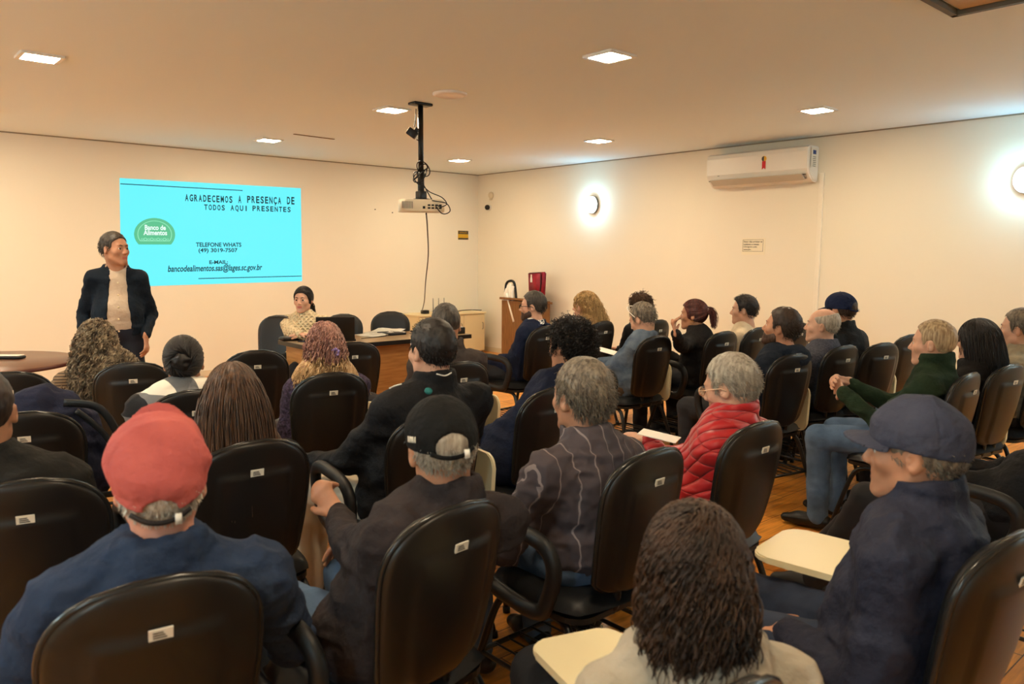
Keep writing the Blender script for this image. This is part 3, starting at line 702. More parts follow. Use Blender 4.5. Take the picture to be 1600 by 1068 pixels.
# legs: splayed tubes bending under the seat
for nm, s, yy in (('leg_fl', -1, 1), ('leg_fr', 1, 1), ('leg_rl', -1, -1), ('leg_rr', 1, -1)):
    b = bmesh.new(); tube(b, catmull([(s*.255, yy*.27, .008), (s*.225, yy*.205, .25), (s*.21, yy*.165, .365), (s*.20, yy*.12, .40), (s*.195, yy*.04, .405), (s*.195, 0, .405)], 5), .0125, 10)
    tube(b, [(s*.2555, yy*.271, 0), (s*.254, yy*.268, .025)], .016, 10); tmp(nm, b, M['black_metal'])
b = bmesh.new()
for y in (-.1, .12): tube(b, [(-.2, y, .405), (.2, y, .405)], .011, 8)
tube(b, [(-.235, .225, .185), (.235, .225, .185)], .009, 8); tube(b, [(-.235, -.225, .185), (.235, -.225, .185)], .009, 8)
for s in (-1, 1): tube(b, [(s*.235, -.225, .185), (s*.235, .225, .185)], .008, 8)
tmp('crossbar', b, M['black_metal'])
b = bmesh.new()
for k in range(7): tube(b, [(-.17+.0567*k, -.225, .19), (-.17+.0567*k, .225, .19)], .0038, 6)
tmp('book_rack', b, M['black_metal'])
b = bmesh.new()
for s in (-1, 1): tube(b, catmull([(s*.05, .05, .412), (s*.05, -.15, .408), (s*.05, -.195, .43), (s*.05, -.205, .50), (s*.05, -.208, .53)], 5), .013, 8, flat=1.0)
tmp('back_bracket', b, M['black_metal'])
def arm_loop(s):
    b = bmesh.new(); P = [(s*.285, -.14, .50), (s*.29, -.17, .60), (s*.295, -.13, .668), (s*.295, .0, .685), (s*.295, .12, .68), (s*.29, .185, .64), (s*.285, .18, .55), (s*.28, .13, .475), (s*.275, .0, .445), (s*.28, -.1, .45)]
    tube(b, catmull(P, 5, True), .021, 10, True, flat=1.25); tube(b, [(s*.275, .0, .44), (s*.2, .0, .42)], .012, 8); return b
tmp('armrest_left', arm_loop(-1), M['black_rubber']); tmp('armrest_right', arm_loop(1), M['black_rubber'])
def board():
    bm = bmesh.new(); prism(bm, rrect(.29, .34, .055), -.009, .009, 2); bmesh.ops.bevel(bm, geom=[e for e in bm.edges if abs(e.verts[0].co.z-e.verts[1].co.z) < .001], offset=.004, segments=2, affect='EDGES'); return bm
b = board(); b.transform(Matrix.Translation((.33, .03, .545)) @ Matrix.Rotation(R(-86), 4, 'Y')); tmp('tablet_down', b, M['tablet'], False)
b = board(); b.transform(Matrix.Translation((.21, .25, .655)) @ Matrix.Rotation(R(12), 4, 'Z')); tmp('tablet_flat', b, M['tablet'], False)
b = board(); b.transform(Matrix.Translation((.29, .24, .63)) @ Matrix.Diagonal((.75, .85, 1, 1)) @ Matrix.Rotation(R(-12), 4, 'Z')); tmp('tablet_left', b, M['tablet'], False)
b = bmesh.new(); tube(b, catmull([(.2, .02, .41), (.275, .02, .42), (.29, .04, .5), (.295, .08, .66), (.29, .2, .685)], 5), .012, 8); tmp('tablet_arm', b, M['black_metal'])
chairs = {}
def chair(key, px, py, yaw, label, arm='L', tab='down', group='audience chairs', xy=None):
    p = on_z(px, py, BZ+BH) if xy is None else xy
    rz = face(yaw); fw = np.array([-math.sin(rz), math.cos(rz)])
    x, y = p[0]+fw[0]*.295, p[1]+fw[1]*.295
    t = empty('chair', (x, y, 0), rz); tag(t, label, 'chair', group)
    share('seat', CH['seat'], t); share('seat_pan', CH['seat_pan'], t); bk = share('backrest', CH['backrest'], t); sh = share('back_shell', CH['back_shell'], t); share('back_rim', CH['back_rim'], t)
    lb = share('inventory_label', CH['inventory_label'], sh); lb['label'] = 'small white inventory sticker'
    share('back_bracket', CH['back_bracket'], t)
    for l in ('leg_fl', 'leg_fr', 'leg_rl', 'leg_rr'): share('leg', CH[l], t)
    share('crossbar', CH['crossbar'], t); share('book_rack', CH['book_rack'], t)
    if 'L' in arm: share('armrest', CH['armrest_left'], t)
    if 'R' in arm: share('armrest', CH['armrest_right'], t)
    if tab: share('writing_tablet', CH['tablet_'+tab], t)['label'] = 'cream writing board'; share('tablet_arm', CH['tablet_arm'], t)
    chairs[key] = (x, y, rz); return t
#PART2
# chairs: measured top centre of each back, heading left of the view direction
chair('grey_curls', 207, 567, 24, 'black chair of the curly grey haired person, placed before the standing speaker')
chair('plaid', 306, 610, 28, 'black chair whose back partly covers the plaid coat', arm='L')
chair('long_hair', 397, 690, 38, 'black chair behind the person with long brown hair, sticker on its back', tab=None)
chair('left_man', 37, 752, 28, 'black chair with wide back at the left edge in front of the red cap', arm='L', tab=None)
chair('red_cap', 245, 905, 33, 'nearest black chair at bottom left behind the person in the red cap', tab=None)
chair('front_empty', 401, 548, 28, 'empty black front row chair to the left of the pink haired person', tab=None, arm='')
chair('pink', 519, 583, 30, 'black chair behind the pink and blonde haired person')
chair('front_desk', 553, 535, 30, 'empty black chair touching the front of the presenter desk', tab=None, arm='')
chair('buzz', 722, 566, 34, 'brownish black chair of the person with buzz cut')
chair('teal', 686, 645, 34, 'black chair behind the person with teal dot on his jacket')
chair('black_cap', 712, 790, 48, 'black chair behind the person in black cap and dark jacket', arm='L', tab=None)
chair('striped', 1024, 703, 42, 'black chair behind the person in striped shirt, wire rack visible beneath', arm='L', tab=None)
chair('red_puffer', 1190, 660, 40, 'black chair with brownish back behind the person in the red quilted jacket', tab=None)
chair('curly_navy', 867, 606, 44, 'brownish chair behind the dark curly haired person in navy coat')
chair('suit', 853, 510, 48, 'black chair of the bearded person in navy suit', tab=None)
chair('blonde', 944, 502, 46, 'black chair behind the person with long blonde curls', arm='', tab=None)
chair('hidden_curl', 1030, 500, 42, 'black chair in the far row half hidden behind the denim jacket', arm='', tab=None)
chair('denim', 1028, 525, 38, 'black chair behind the person in denim jacket')
chair('ponytail', 1133, 518, 36, 'black chair behind the person with reddish ponytail')
chair('young', 1186, 512, 42, 'black chair of the young person in cream shirt', tab=None)
chair('far_empty', 1250, 505, 34, 'empty black chair seen between the bearded person and the bald person', tab=None)
chair('navy_hood', 1243, 553, 30, 'black chair behind the bearded person in dark hoodie, cream board at its side')
chair('bald', 1322, 540, 32, 'black chair behind the bald person in grey blue jumper', tab=None)
chair('navy_cap', 1382, 536, 26, 'black chair behind the person in navy cap')
chair('back_gap', 1424, 523, 34, 'empty black chair just left of the head of the grey haired person in green', tab=None)
chair('green', 1519, 583, 42, 'black chair behind the person in green fleece', arm='')
chair('bob', 1583, 570, 32, 'black chair with cream board behind the person with black bob hair')
chair('right_edge', 1652, 556, 30, 'black chair of the person at the right edge of the picture', tab=None)
chair('legs_man', 1715, 662, 40, 'black chair outside the right edge whose sitter shows only his shoes', tab=None)
chair('grey_cap', 1590, 835, 36, 'dark chair at the lower right behind the person in grey cap', arm='', tab='flat')
chair('brown_hair', 1130, 1085, 36, 'near chair below the picture edge under the person in grey hoodie', arm='', tab='left')
chair('bag', 36, 645, 28, 'black chair at left carrying the navy backpack', tab=None, arm='')
chair('bag_front', 12, 582, 28, 'black chair between the round table and the navy backpack', tab=None, arm='')
# chairs behind the desk face the room
def desk_chair(key, px, py, yaw, label, arm=''):
    chair(key, px, py, yaw, label, arm=arm, tab=None, group='chairs behind the presenter desk')
desk_chair('desk_woman', 437, 493, 168, 'black chair of the person in cream jumper behind the desk')
desk_chair('desk_mid', 538, 491, 172, 'empty black chair behind the open laptop')
desk_chair('desk_right', 611, 487, 178, 'empty black chair behind the papers at the desk, right of the laptop')

# ================================================================ SIGNED-DISTANCE BODIES
VT = rng.random((32, 32, 32)).astype(np.float32)
def vnoise(P):
    P = np.asarray(P, np.float32); i = np.floor(P).astype(np.int64); f = P-i; f = f*f*(3-2*f); i &= 31; j = (i+1) & 31
    def g(a, b_, c): return VT[a, b_, c]
    x0, y0, z0 = i.T; x1, y1, z1 = j.T; fx, fy, fz = f.T
    a = g(x0, y0, z0)*(1-fx)+g(x1, y0, z0)*fx; b_ = g(x0, y1, z0)*(1-fx)+g(x1, y1, z0)*fx
    c = g(x0, y0, z1)*(1-fx)+g(x1, y0, z1)*fx; d = g(x0, y1, z1)*(1-fx)+g(x1, y1, z1)*fx
    return (a*(1-fy)+b_*fy)*(1-fz)+(c*(1-fy)+d*fy)*fz-.5
def A(*v): return np.array(v, float)
def unit(v): v = np.asarray(v, float); return v/max(np.linalg.norm(v), 1e-9)
class Sdf:
    def __init__(s): s.p = []
    def cone(s, a, b, ra, rb, k=.01, flat=None, op=1):
        a = np.asarray(a, float); b = np.asarray(b, float); m = max(ra, rb)*(1.02)
        def f(X, Y, Z):
            ab = b-a; L = max(float(ab@ab), 1e-9); x, y, z = X-a[0], Y-a[1], Z-a[2]
            t = np.clip((x*ab[0]+y*ab[1]+z*ab[2])/L, 0, 1); x = x-t*ab[0]; y = y-t*ab[1]; z = z-t*ab[2]
            if flat is not None:
                n, q = flat; c = (x*n[0]+y*n[1]+z*n[2])*(1/q-1); x = x+n[0]*c; y = y+n[1]*c; z = z+n[2]*c
            d = np.sqrt(x*x+y*y+z*z)-(ra+(rb-ra)*t)
            return d*(min(1, flat[1]*1.2) if flat is not None else 1)
        s.p.append((op, k, np.minimum(a, b)-m, np.maximum(a, b)+m, f)); return s
    def ell(s, c, r, Rm=None, k=.01, op=1):
        c = np.asarray(c, float); r = np.asarray(r, float); m = r.max() if Rm is not None else r; Ri = None if Rm is None else np.asarray(Rm).T
        def f(X, Y, Z):
            x, y, z = X-c[0], Y-c[1], Z-c[2]
            if Ri is not None: x, y, z = (Ri[i, 0]*x+Ri[i, 1]*y+Ri[i, 2]*z for i in range(3))
            k0 = np.sqrt((x/r[0])**2+(y/r[1])**2+(z/r[2])**2); k1 = np.sqrt((x/r[0]**2)**2+(y/r[1]**2)**2+(z/r[2]**2)**2)+1e-9
            return k0*(k0-1)/k1
        s.p.append((op, k, c-m, c+m, f)); return s
    def fn(s, f, lo=None, hi=None, k=.005, op=-1):
        s.p.append((op, k, None if lo is None else np.asarray(lo, float), None if hi is None else np.asarray(hi, float), f)); return s
    def poly(s, P, Rr, k=.01, flat=None):
        for i in range(len(P)-1): s.cone(P[i], P[i+1], Rr[i], Rr[i+1], k, flat)
        return s
    def mesh(s, h):
        lo = np.min([p[2] for p in s.p if p[0] == 1 and p[2] is not None], 0)-3*h-.01; hi = np.max([p[3] for p in s.p if p[0] == 1 and p[3] is not None], 0)+3*h+.01
        n = np.ceil((hi-lo)/h).astype(int)+1; ax = [(lo[i]+h*np.arange(n[i])).astype(np.float32) for i in range(3)]
        F = np.full(n, .08, np.float32)
        for op, k, l, u_, f in s.p:
            if l is None: sl = [slice(0, n[i]) for i in range(3)]
            else:
                m = k+2.5*h+.012; sl = [slice(max(0, int((l[i]-m-lo[i])/h)), max(0, min(n[i], int((u_[i]+m-lo[i])/h)+2))) for i in range(3)]
            X, Y, Z = ax[0][sl[0]][:, None, None], ax[1][sl[1]][None, :, None], ax[2][sl[2]][None, None, :]
            if X.size == 0 or Y.size == 0 or Z.size == 0: continue
            g = F[tuple(sl)]; d = f(X, Y, Z)
            if op == 1:
                hh = np.maximum(k-np.abs(g-d), 0)/k; F[tuple(sl)] = np.minimum(g, d)-hh*hh*k*.25
            else:
                d = -d; hh = np.maximum(k-np.abs(g-d), 0)/k; F[tuple(sl)] = np.maximum(g, d)+hh*hh*k*.25
        return surface_nets(F, lo, h)
def surface_nets(F, lo, h):
    S = F < 0; c = [S[a:S.shape[0]-1+a, b_:S.shape[1]-1+b_, c_:S.shape[2]-1+c_] for a in (0, 1) for b_ in (0, 1) for c_ in (0, 1)]
    al = c[0].copy(); an = c[0].copy()
    for q in c[1:]: al &= q; an |= q
    act = np.argwhere(an & ~al); idx = np.full([d-1 for d in F.shape], -1, np.int32); idx[tuple(act.T)] = np.arange(len(act))
    acc = np.zeros((len(act), 3), np.float32); cnt = np.zeros(len(act), np.float32); co = [(a, b_, c_) for a in (0, 1) for b_ in (0, 1) for c_ in (0, 1)]
    vals = {q: F[act[:, 0]+q[0], act[:, 1]+q[1], act[:, 2]+q[2]] for q in co}
    for q in co:
        for a in range(3):
            if q[a] == 0:
                r_ = list(q); r_[a] = 1; va, vb = vals[q], vals[tuple(r_)]; m = (va < 0) != (vb < 0)
                t = np.where(m, va/np.where(m, va-vb, 1), 0); P = np.array(q, np.float32)[None]*np.ones((len(act), 1), np.float32); P[:, a] = t
                acc += P*m[:, None]; cnt += m
    V = (act+acc/np.maximum(cnt, 1)[:, None])*h+lo
    Q = []
    for a in range(3):
        b_, c_ = (a+1) % 3, (a+2) % 3
        s0 = [slice(1, d-1) for d in F.shape]; s0[a] = slice(0, F.shape[a]-1); s1 = list(s0); s1[a] = slice(1, F.shape[a])
        A_, B_ = S[tuple(s0)], S[tuple(s1)]; e = np.argwhere(A_ != B_); sgn = A_[tuple(e.T)]; off = np.ones(3, int); off[a] = 0; e = e+off
        def cell(db, dc):
            p = e.copy(); p[:, b_] -= db; p[:, c_] -= dc; return idx[tuple(p.T)]
        q = np.stack([cell(1, 1), cell(0, 1), cell(0, 0), cell(1, 0)], 1); q[~sgn] = q[~sgn][:, ::-1]; Q.append(q)
    Q = np.vstack(Q); Q = Q[(Q >= 0).all(1)]; return V.astype(np.float64), Q
def vnormals(V, Q):
    n = np.cross(V[Q[:, 2]]-V[Q[:, 0]], V[Q[:, 3]]-V[Q[:, 1]]); N = np.zeros_like(V)
    for i in range(4): np.add.at(N, Q[:, i], n)
    return N/np.maximum(np.linalg.norm(N, axis=1), 1e-9)[:, None]
def relax(V, Q, it=1, f=.5):
    for _ in range(it):
        S = np.zeros_like(V); c = np.zeros(len(V))
        for i in range(4):
            j = (i+1) % 4; np.add.at(S, Q[:, i], V[Q[:, j]]); np.add.at(c, Q[:, i], 1); np.add.at(S, Q[:, j], V[Q[:, i]]); np.add.at(c, Q[:, j], 1)
        V = V+(S/np.maximum(c, 1)[:, None]-V)*f
    return V
def rotm(yaw, pitch=0, roll=0):
    return np.array((Matrix.Rotation(yaw, 3, 'Z') @ Matrix.Rotation(pitch, 3, 'X') @ Matrix.Rotation(roll, 3, 'Y')))
def cloth(V, Q, amp, sc, seed=0, relaxn=2):
    V = relax(V, Q, relaxn); N = vnormals(V, Q); P = V+seed*3.7
    w1 = vnoise(P*sc*.5+5)*.6
    n = vnoise(np.stack([P[:, 0]*sc+w1*2, P[:, 1]*sc+w1*2, P[:, 2]*sc*1.7+w1], 1)); r_ = 1-np.abs(n)*4
    n2 = vnoise(P*sc*2.6); w2 = vnoise(P*sc+9)*1.2; n3 = 1-np.abs(vnoise(np.stack([P[:, 0]*sc*2+w2, P[:, 1]*sc*2+w2, P[:, 2]*sc*3.2+w2*1.5], 1)))*5
    return V+N*(amp*(np.clip(r_, -1, 1)*.8-.3)+amp*.5*n2+amp*.28*np.clip(n3, -1, 1))[:, None]

# ---------------------------------------------------------------- strands of hair
def strands(name, roots, d0, m, parent, nseg, length, grav=.35, flow=None, noise=.1, curl=0, freq=60, rad=.002, obst=(), seed=0, side=3, flowk=.3):
    g = np.random.default_rng(seed); N = len(roots); P = roots.copy(); d = d0.copy(); L = length*(.75+.5*g.random(N)); st = (L/nseg)[:, None]
    out = [P.copy()]
    for i in range(nseg):
        d = d+np.array([0, 0, -1.])*grav+(flow*flowk if flow is not None else 0)+g.normal(0, noise, (N, 3)); d /= np.linalg.norm(d, axis=1)[:, None]
        P = P+d*st
        for c, r_, Rm in obst:
            q = (P-c)@Rm/r_; l = np.linalg.norm(q, axis=1); ins = l < 1
            if ins.any(): q[ins] /= l[ins][:, None]; P[ins] = (q[ins]*r_)@Rm.T+c
        out.append(P.copy())
    T = np.stack(out, 1)                                     # N, nseg+1, 3
    if curl:
        t = np.gradient(T, axis=1); t /= np.linalg.norm(t, axis=2)[..., None]+1e-9
        a = np.cross(t, np.array([.3, .9, .2])); a /= np.linalg.norm(a, axis=2)[..., None]+1e-9; b_ = np.cross(t, a)
        s = np.linspace(0, 1, nseg+1)[None]*L[:, None]; ph = s*freq*(.8+.4*g.random(N)[:, None])+g.random(N)[:, None]*6.28; am = curl*np.minimum(1, s/.03+.2)
        T = T+(a*np.cos(ph)[..., None]+b_*np.sin(ph)[..., None])*am[..., None]
    t = np.gradient(T, axis=1); t /= np.linalg.norm(t, axis=2)[..., None]+1e-9
    a = np.cross(t, np.array([.31, .2, .93])); a /= np.linalg.norm(a, axis=2)[..., None]+1e-9; b_ = np.cross(t, a)
    rr = rad*np.sqrt(np.clip(1-np.linspace(0, 1, nseg+1)**2*.8, 0, 1))[None, :, None]*(.7+.6*g.random(N))[:, None, None]
    V = np.stack([T+(a*math.cos(2*math.pi*k/side)+b_*math.sin(2*math.pi*k/side))*rr for k in range(side)], 2)
    V = V.reshape(-1, 3); base = (np.arange(N)*(nseg+1)*side)[:, None, None]; j = (np.arange(nseg)*side)[None, :, None]; k = np.arange(side)[None, None, :]; k2 = (k+1) % side
    Q = np.stack([base+j+k, base+j+k2, base+j+side+k2, base+j+side+k], -1).reshape(-1, 4)
    return V, Q

# ---------------------------------------------------------------- person
def lerp(a, b, t): return a+(b-a)*t
def ik(S, T, l1, l2, pole):
    v = T-S; D = np.linalg.norm(v)
    if D > (l1+l2)*.985: T = S+v*((l1+l2)*.985/D); v = T-S; D = np.linalg.norm(v)
    a = (l1*l1-l2*l2+D*D)/(2*D); hgt = math.sqrt(max(l1*l1-a*a, 0)); u_ = v/D; p = pole-u_*(pole@u_); p = unit(p)
    return S+u_*a+p*hgt, T
def hand(s, wr, d, n, side, curl=.5, sc=1.0, spread=1.0):
    """palm, four fingers and a thumb; d forward, n out of the palm, side +1 = thumb towards l"""
    d = unit(d); n = unit(n-d*(n@d)); l = np.cross(d, n)*side
    pc = wr+d*.05*sc
    s.cone(wr, wr+d*.088*sc, .027*sc, .036*sc, .015, flat=(n, .42))
    s.cone(wr+d*.085*sc-l*.026*sc, wr+d*.085*sc+l*.026*sc, .012*sc, .012*sc, .01)
    for i, (o, L) in enumerate(((.029, .072), (.0095, .08), (-.0105, .075), (-.029, .06))):
        p = wr+d*(.09-.004*abs(i-1))*sc+l*o*sc; dd = unit(d+l*o*3*spread*.5); r_ = .0092*sc
        for j, q in enumerate((.45, .31, .24)):
            a = curl*(.55, .8, .6)[j]*(1+.12*i); dd = unit(dd*math.cos(a)+n*math.sin(a)-(n@dd)*0*n); nn = unit(n-dd*(n@dd))
            n2 = p+dd*L*q*sc; s.cone(p, n2, r_, r_*.9, .004); p = n2; r_ *= .92
    p = wr+d*.028*sc+l*.026*sc; dd = unit(d*.75+l*.6+n*.25); n2 = p+dd*.04*sc; s.cone(p, n2, .013*sc, .011*sc, .01); dd = unit(dd+d*.35+n*.3*curl); s.cone(n2, n2+dd*.032*sc, .0108*sc, .0088*sc, .004)
HL = {   # hairline profiles: list of (y, z) ; hair is kept above
 'short': [(-.13, -.075), (-.075, -.07), (-.045, -.045), (-.03, -.01), (-.012, .03), (.012, .025), (.018, -.005), (.032, -.0), (.04, .055), (.065, .086), (.095, .098), (.13, .12)],
 'bald': [(-.13, -.07), (-.07, -.07), (-.03, -.01), (-.01, .03), (.02, .02), (.04, .05), (.13, .2)],
 'cap': [(-.13, -.075), (-.07, -.07), (-.035, -.03), (-.012, .03), (.014, .02), (.018, -.01), (.04, .0), (.05, .05), (.13, .1)],
 'full': [(-.14, -.1), (-.06, -.1), (-.02, -.07), (.03, -.03), (.045, .04), (.065, .07), (.09, .085), (.13, .095)],
}
SC, SR = A(0, -.012, .032), A(.0785, .099, .095)        # scalp ellipsoid in the head frame
STATS = []
def skinm(name, c):
    m = mat('skin_'+name, c, .5, noise=(18, tuple(int(v*.9) for v in c)), bump=(180, .15, .002)); _, b_ = nodes(m); b_.inputs['Subsurface Weight'].default_value = .12; b_.inputs['Subsurface Radius'].default_value = (.02, .008, .004); b_.inputs['Subsurface Scale'].default_value = .3; return m
SK = {'fair': skinm('fair', (208, 160, 134)), 'tan': skinm('tan', (184, 132, 102)), 'brown': skinm('brown', (140, 88, 58)), 'pink': skinm('pink', (204, 142, 118))}
def hairm(name, c1, c2, sc=(60, 60, 6), rough=.5):
    m = mat('hair_'+name, c1, rough, noise=(1.5, c2, sc)); return m
HM = {'black': hairm('black', (16, 13, 12), (34, 27, 24)), 'dark': hairm('dark', (34, 25, 20), (58, 42, 32)), 'brown': hairm('brown', (48, 32, 22), (96, 66, 44)),
      'brown2': hairm('brown_deep', (38, 26, 18), (66, 44, 28), (12, 12, 12)),
      'grey': hairm('grey', (128, 118, 106), (178, 168, 152)), 'greydark': hairm('grey_dark', (36, 32, 29), (78, 71, 64)), 'curlgrey': hairm('curly_grey', (72, 58, 46), (172, 152, 124), (25, 25, 25)),
      'white': hairm('white', (170, 160, 145), (212, 200, 184)), 'blonde': hairm('blonde', (160, 122, 74), (222, 186, 130)), 'pink': hairm('pink_blonde', (126, 84, 80), (186, 140, 122)),
      'pinkends': hairm('blonde_ends', (180, 142, 98), (214, 178, 132)), 'red': hairm('reddish', (52, 24, 20), (96, 44, 34)), 'saltpep': hairm('salt_pepper', (70, 62, 54), (128, 116, 100)), 'sandy': hairm('sandy_grey', (118, 96, 70), (178, 156, 122)), 'beard': hairm('beard', (40, 28, 22), (80, 58, 44))}
def person(label, head, D, yaw, hyaw, skin='tan', hair='short', hcol='dark', top=('jacket', None), collar='stand', colmat=None, legs=None, shoes=None, bulk=1.0, belly=1.0, sw=.185, pitch=0, roll=0,
           ck=None, fwd=0, hands=None, hs=1.0, near=0, stand=False, puff=0, extras=(), arm_r=1.0, feet=True, hairopt=None, female=False, curl=(.6, .6), male_brow=True, knees=None):
    """head = picture point of the top of the hair; ck = chair key; yaw/hyaw = headings of body and face left of the view direction"""
    h_body = (.0078, .0064, .005)[near]; h_cl = (.013, .010, .0085)[near]; seed = sum(map(ord, label)) % 97
    # --- frames
    if ck:
        cx, cy, crz = chairs[ck]; rz = face(yaw); ox, oy = cx, cy
        fw = A(-math.sin(crz), math.cos(crz)); ox, oy = cx-fw[0]*0, cy
        nominal = A(cx+fw[0]*(-.10+fwd), cy+fw[1]*(-.10+fwd)); Dh = float((nominal-CAM[:2])@_f[:2])
    else:
        rz = face(yaw); Dh = D
    topp = at_depth(head[0], head[1], Dh)
    if not ck:
        fw = A(-math.sin(rz), math.cos(rz)); ox, oy = topp[0]-fw[0]*(-.10+fwd), topp[1]-fw[1]*(-.10+fwd)
        if stand: ox, oy = topp[0], topp[1]
    root = empty('person', (ox, oy, 0), rz); tag(root, label, 'person')
    Rw = np.array(Matrix.Rotation(rz, 3, 'Z')); loc = lambda p: Rw.T@(np.asarray(p)-A(ox, oy, 0))
    Rh = rotm(face(hyaw)-rz, R(pitch), R(roll))
    T = loc(topp); Cc = T-Rh@A(0, -.01, .135)*hs
    STATS.append((label[:40], round(float(topp[2]), 2), round(Dh, 2), [round(float(v), 2) for v in Cc]))
    H = lambda x, y, z: Cc+Rh@(A(x, y, z)*hs)
    H0 = A(0, -.05, .56) if not stand else A(Cc[0]*.2, -.01, .95)
    up = unit(Cc+A(0, -.04, -.16)-H0)
    N = Cc+A(0, -.032, -.128)*hs                    # base of neck
    if N[2] < H0[2]+.36: pass
    sp = H0-N; chest = N+sp*.34+A(0, -.012, 0); bel = N+sp*.72+A(0, .008, 0)
    sh_l, sh_r = N+A(-sw*.85, .002, -.076), N+A(sw*.85, .002, -.076)
    # --- arms
    defh = {'L': A(-.09, .22, .62), 'R': A(.09, .24, .62)}
    if stand: defh = {'L': A(-.24, .06, .86), 'R': A(.24, .05, .84)}
    hk = dict(defh); poles = {'L': A(-.35, -.5, -1), 'R': A(.35, -.5, -1)}
    if hands:
        for k_, v in hands.items():
            if k_ in 'LR': hk[k_] = loc(at_depth(*v[1:])) if v[0] == 'px' else A(*v)
            elif k_ == 'pL': poles['L'] = A(*v)
            elif k_ == 'pR': poles['R'] = A(*v)
    arms = {}
    for k_, S in (('L', sh_l), ('R', sh_r)):
        E, W = ik(S, hk[k_], .285*(hs if hs < 1 else 1), .25, poles[k_]); arms[k_] = (S, E, W)
    # --- skin body (one continuous mesh)
    s = Sdf()
    s.cone(H0+A(-.07, 0, 0), H0+A(.07, 0, 0), .065, .065, .03).cone(H0, chest, .07, .07, .04).ell(chest, (.115*bulk, .065, .12), k=.03)
    s.cone(N+A(-.03, 0, -.06), sh_l+A(.02, 0, -.005), .035, .036, .03).cone(N+A(.03, 0, -.06), sh_r-A(.02, 0, .005), .035, .036, .03)
    nr = (.050 if female else .057)*hs
    s.cone(N+A(0, 0, -.06), N+A(0, .0, .0), nr*1.15, nr*1.05, .03).cone(N, H(0, -.022, -.045), nr, nr*.97, .02)
    for k_, sd in (('L', 1), ('R', -1)):
        S, E, W = arms[k_]; s.cone(S, E, .038, .034, .015).cone(E, W, .034, .025, .01)
        hd = (hands or {}).get('d'+k_); hn = (hands or {}).get('n'+k_)
        fd = unit(W-E); d_ = A(*hd) if hd else unit(fd+A(0, .4, -.35)); n_ = A(*hn) if hn else A((.5 if k_ == 'L' else -.5), -.1, -.85)
        hand(s, W, d_, n_, sd*1.0, curl[0] if k_ == 'L' else curl[1], .92 if female else 1.0)
    # thighs kept slim inside the trousers
    hipz = H0[2]
    if not stand:
        kn = {'L': A(-.13, .40, .515), 'R': A(.13, .40, .515)}; an_ = {'L': A(-.14, .38, .10), 'R': A(.14, .38, .10)}
        if knees: 
            for k_ in 'LR':
                if k_ in knees: kn[k_] = A(*knees[k_][0]); an_[k_] = A(*knees[k_][1])
    else:
        kn = {'L': A(-.10, .02, .50), 'R': A(.10, .03, .50)}; an_ = {'L': A(-.12, .0, .09), 'R': A(.12, .0, .09)}
    for k_, sx in (('L', -1), ('R', 1)):
        s.cone(H0+A(sx*.075, .0, -.01), kn[k_], .055, .04, .02).cone(kn[k_], an_[k_], .04, .03, .01)
    # head
    Re = Rh
    s.ell(H(0, -.012, .03), A(.074, .094, .091)*hs, Re, .02).ell(H(0, .018, -.03), A(.061 if not female else .057, .066, .074)*hs, Re, .03)
    s.cone(H(-.043, .01, -.055), H(-.018, .062, -.088), .02*hs, .017*hs, .02).cone(H(.043, .01, -.055), H(.018, .062, -.088), .02*hs, .017*hs, .02).ell(H(0, .072, -.088), A(.022, .016, .017)*hs, Re, .02)
    s.cone(H(-.034, .071, .032), H(.034, .071, .032), .0125*hs, .0125*hs, .012).ell(H(-.04, .055, -.014), A(.024, .022, .022)*hs, Re, .02).ell(H(.04, .055, -.014), A(.024, .022, .022)*hs, Re, .02)
    for sx in (-1, 1): s.ell(H(sx*.031, .0885, .011), A(.0165, .014, .011)*hs, Re, .008, -1)
    for sx in (-1, 1): s.cone(H(sx*.018, .0795, .0165), H(sx*.031, .0805, .0185), .0042*hs, .005*hs, .004).cone(H(sx*.031, .0805, .0185), H(sx*.045, .072, .0145), .005*hs, .004*hs, .004).cone(H(sx*.019, .0775, .0035), H(sx*.044, .071, .004), .0042*hs, .0038*hs, .004)
    s.cone(H(0, .079, .02), H(0, .100, -.016), .0072*hs, .0092*hs, .008).ell(H(0, .100, -.022), A(.0105, .0112, .0085)*hs, Re, .006).ell(H(-.012, .092, -.025), A(.0075, .01, .0075)*hs, Re, .006).ell(H(.012, .092, -.025), A(.0075, .01, .0075)*hs, Re, .006)
    s.ell(H(0, .066, -.052), A(.032, .022, .026)*hs, Re, .015)
    s.cone(H(-.019, .080, -.0485), H(.019, .080, -.0485), .0058*hs, .0058*hs, .006).cone(H(-.016, .080, -.0595), H(.016, .080, -.0595), .0068*hs, .0068*hs, .006)
    s.cone(H(-.022, .0885, -.0535), H(.022, .0885, -.0535), .0018*hs, .0018*hs, .004, op=-1)
    for sx in (-1, 1):
        Rr = Rh@np.array(Matrix.Rotation(R(sx*-22), 3, 'Z')); s.ell(H(sx*.077, -.010, .0), A(.0085, .018, .030)*hs, Rr, .006).ell(H(sx*.088, -.005, .004), A(.0085, .0105, .018)*hs, Rr, .004, -1)
    V, Q = s.mesh(h_body)
    V = relax(V, Q, 1, .35)
    me = np_mesh('body', V, Q, (SK[skin],)); body = ob('body', me, None, root)
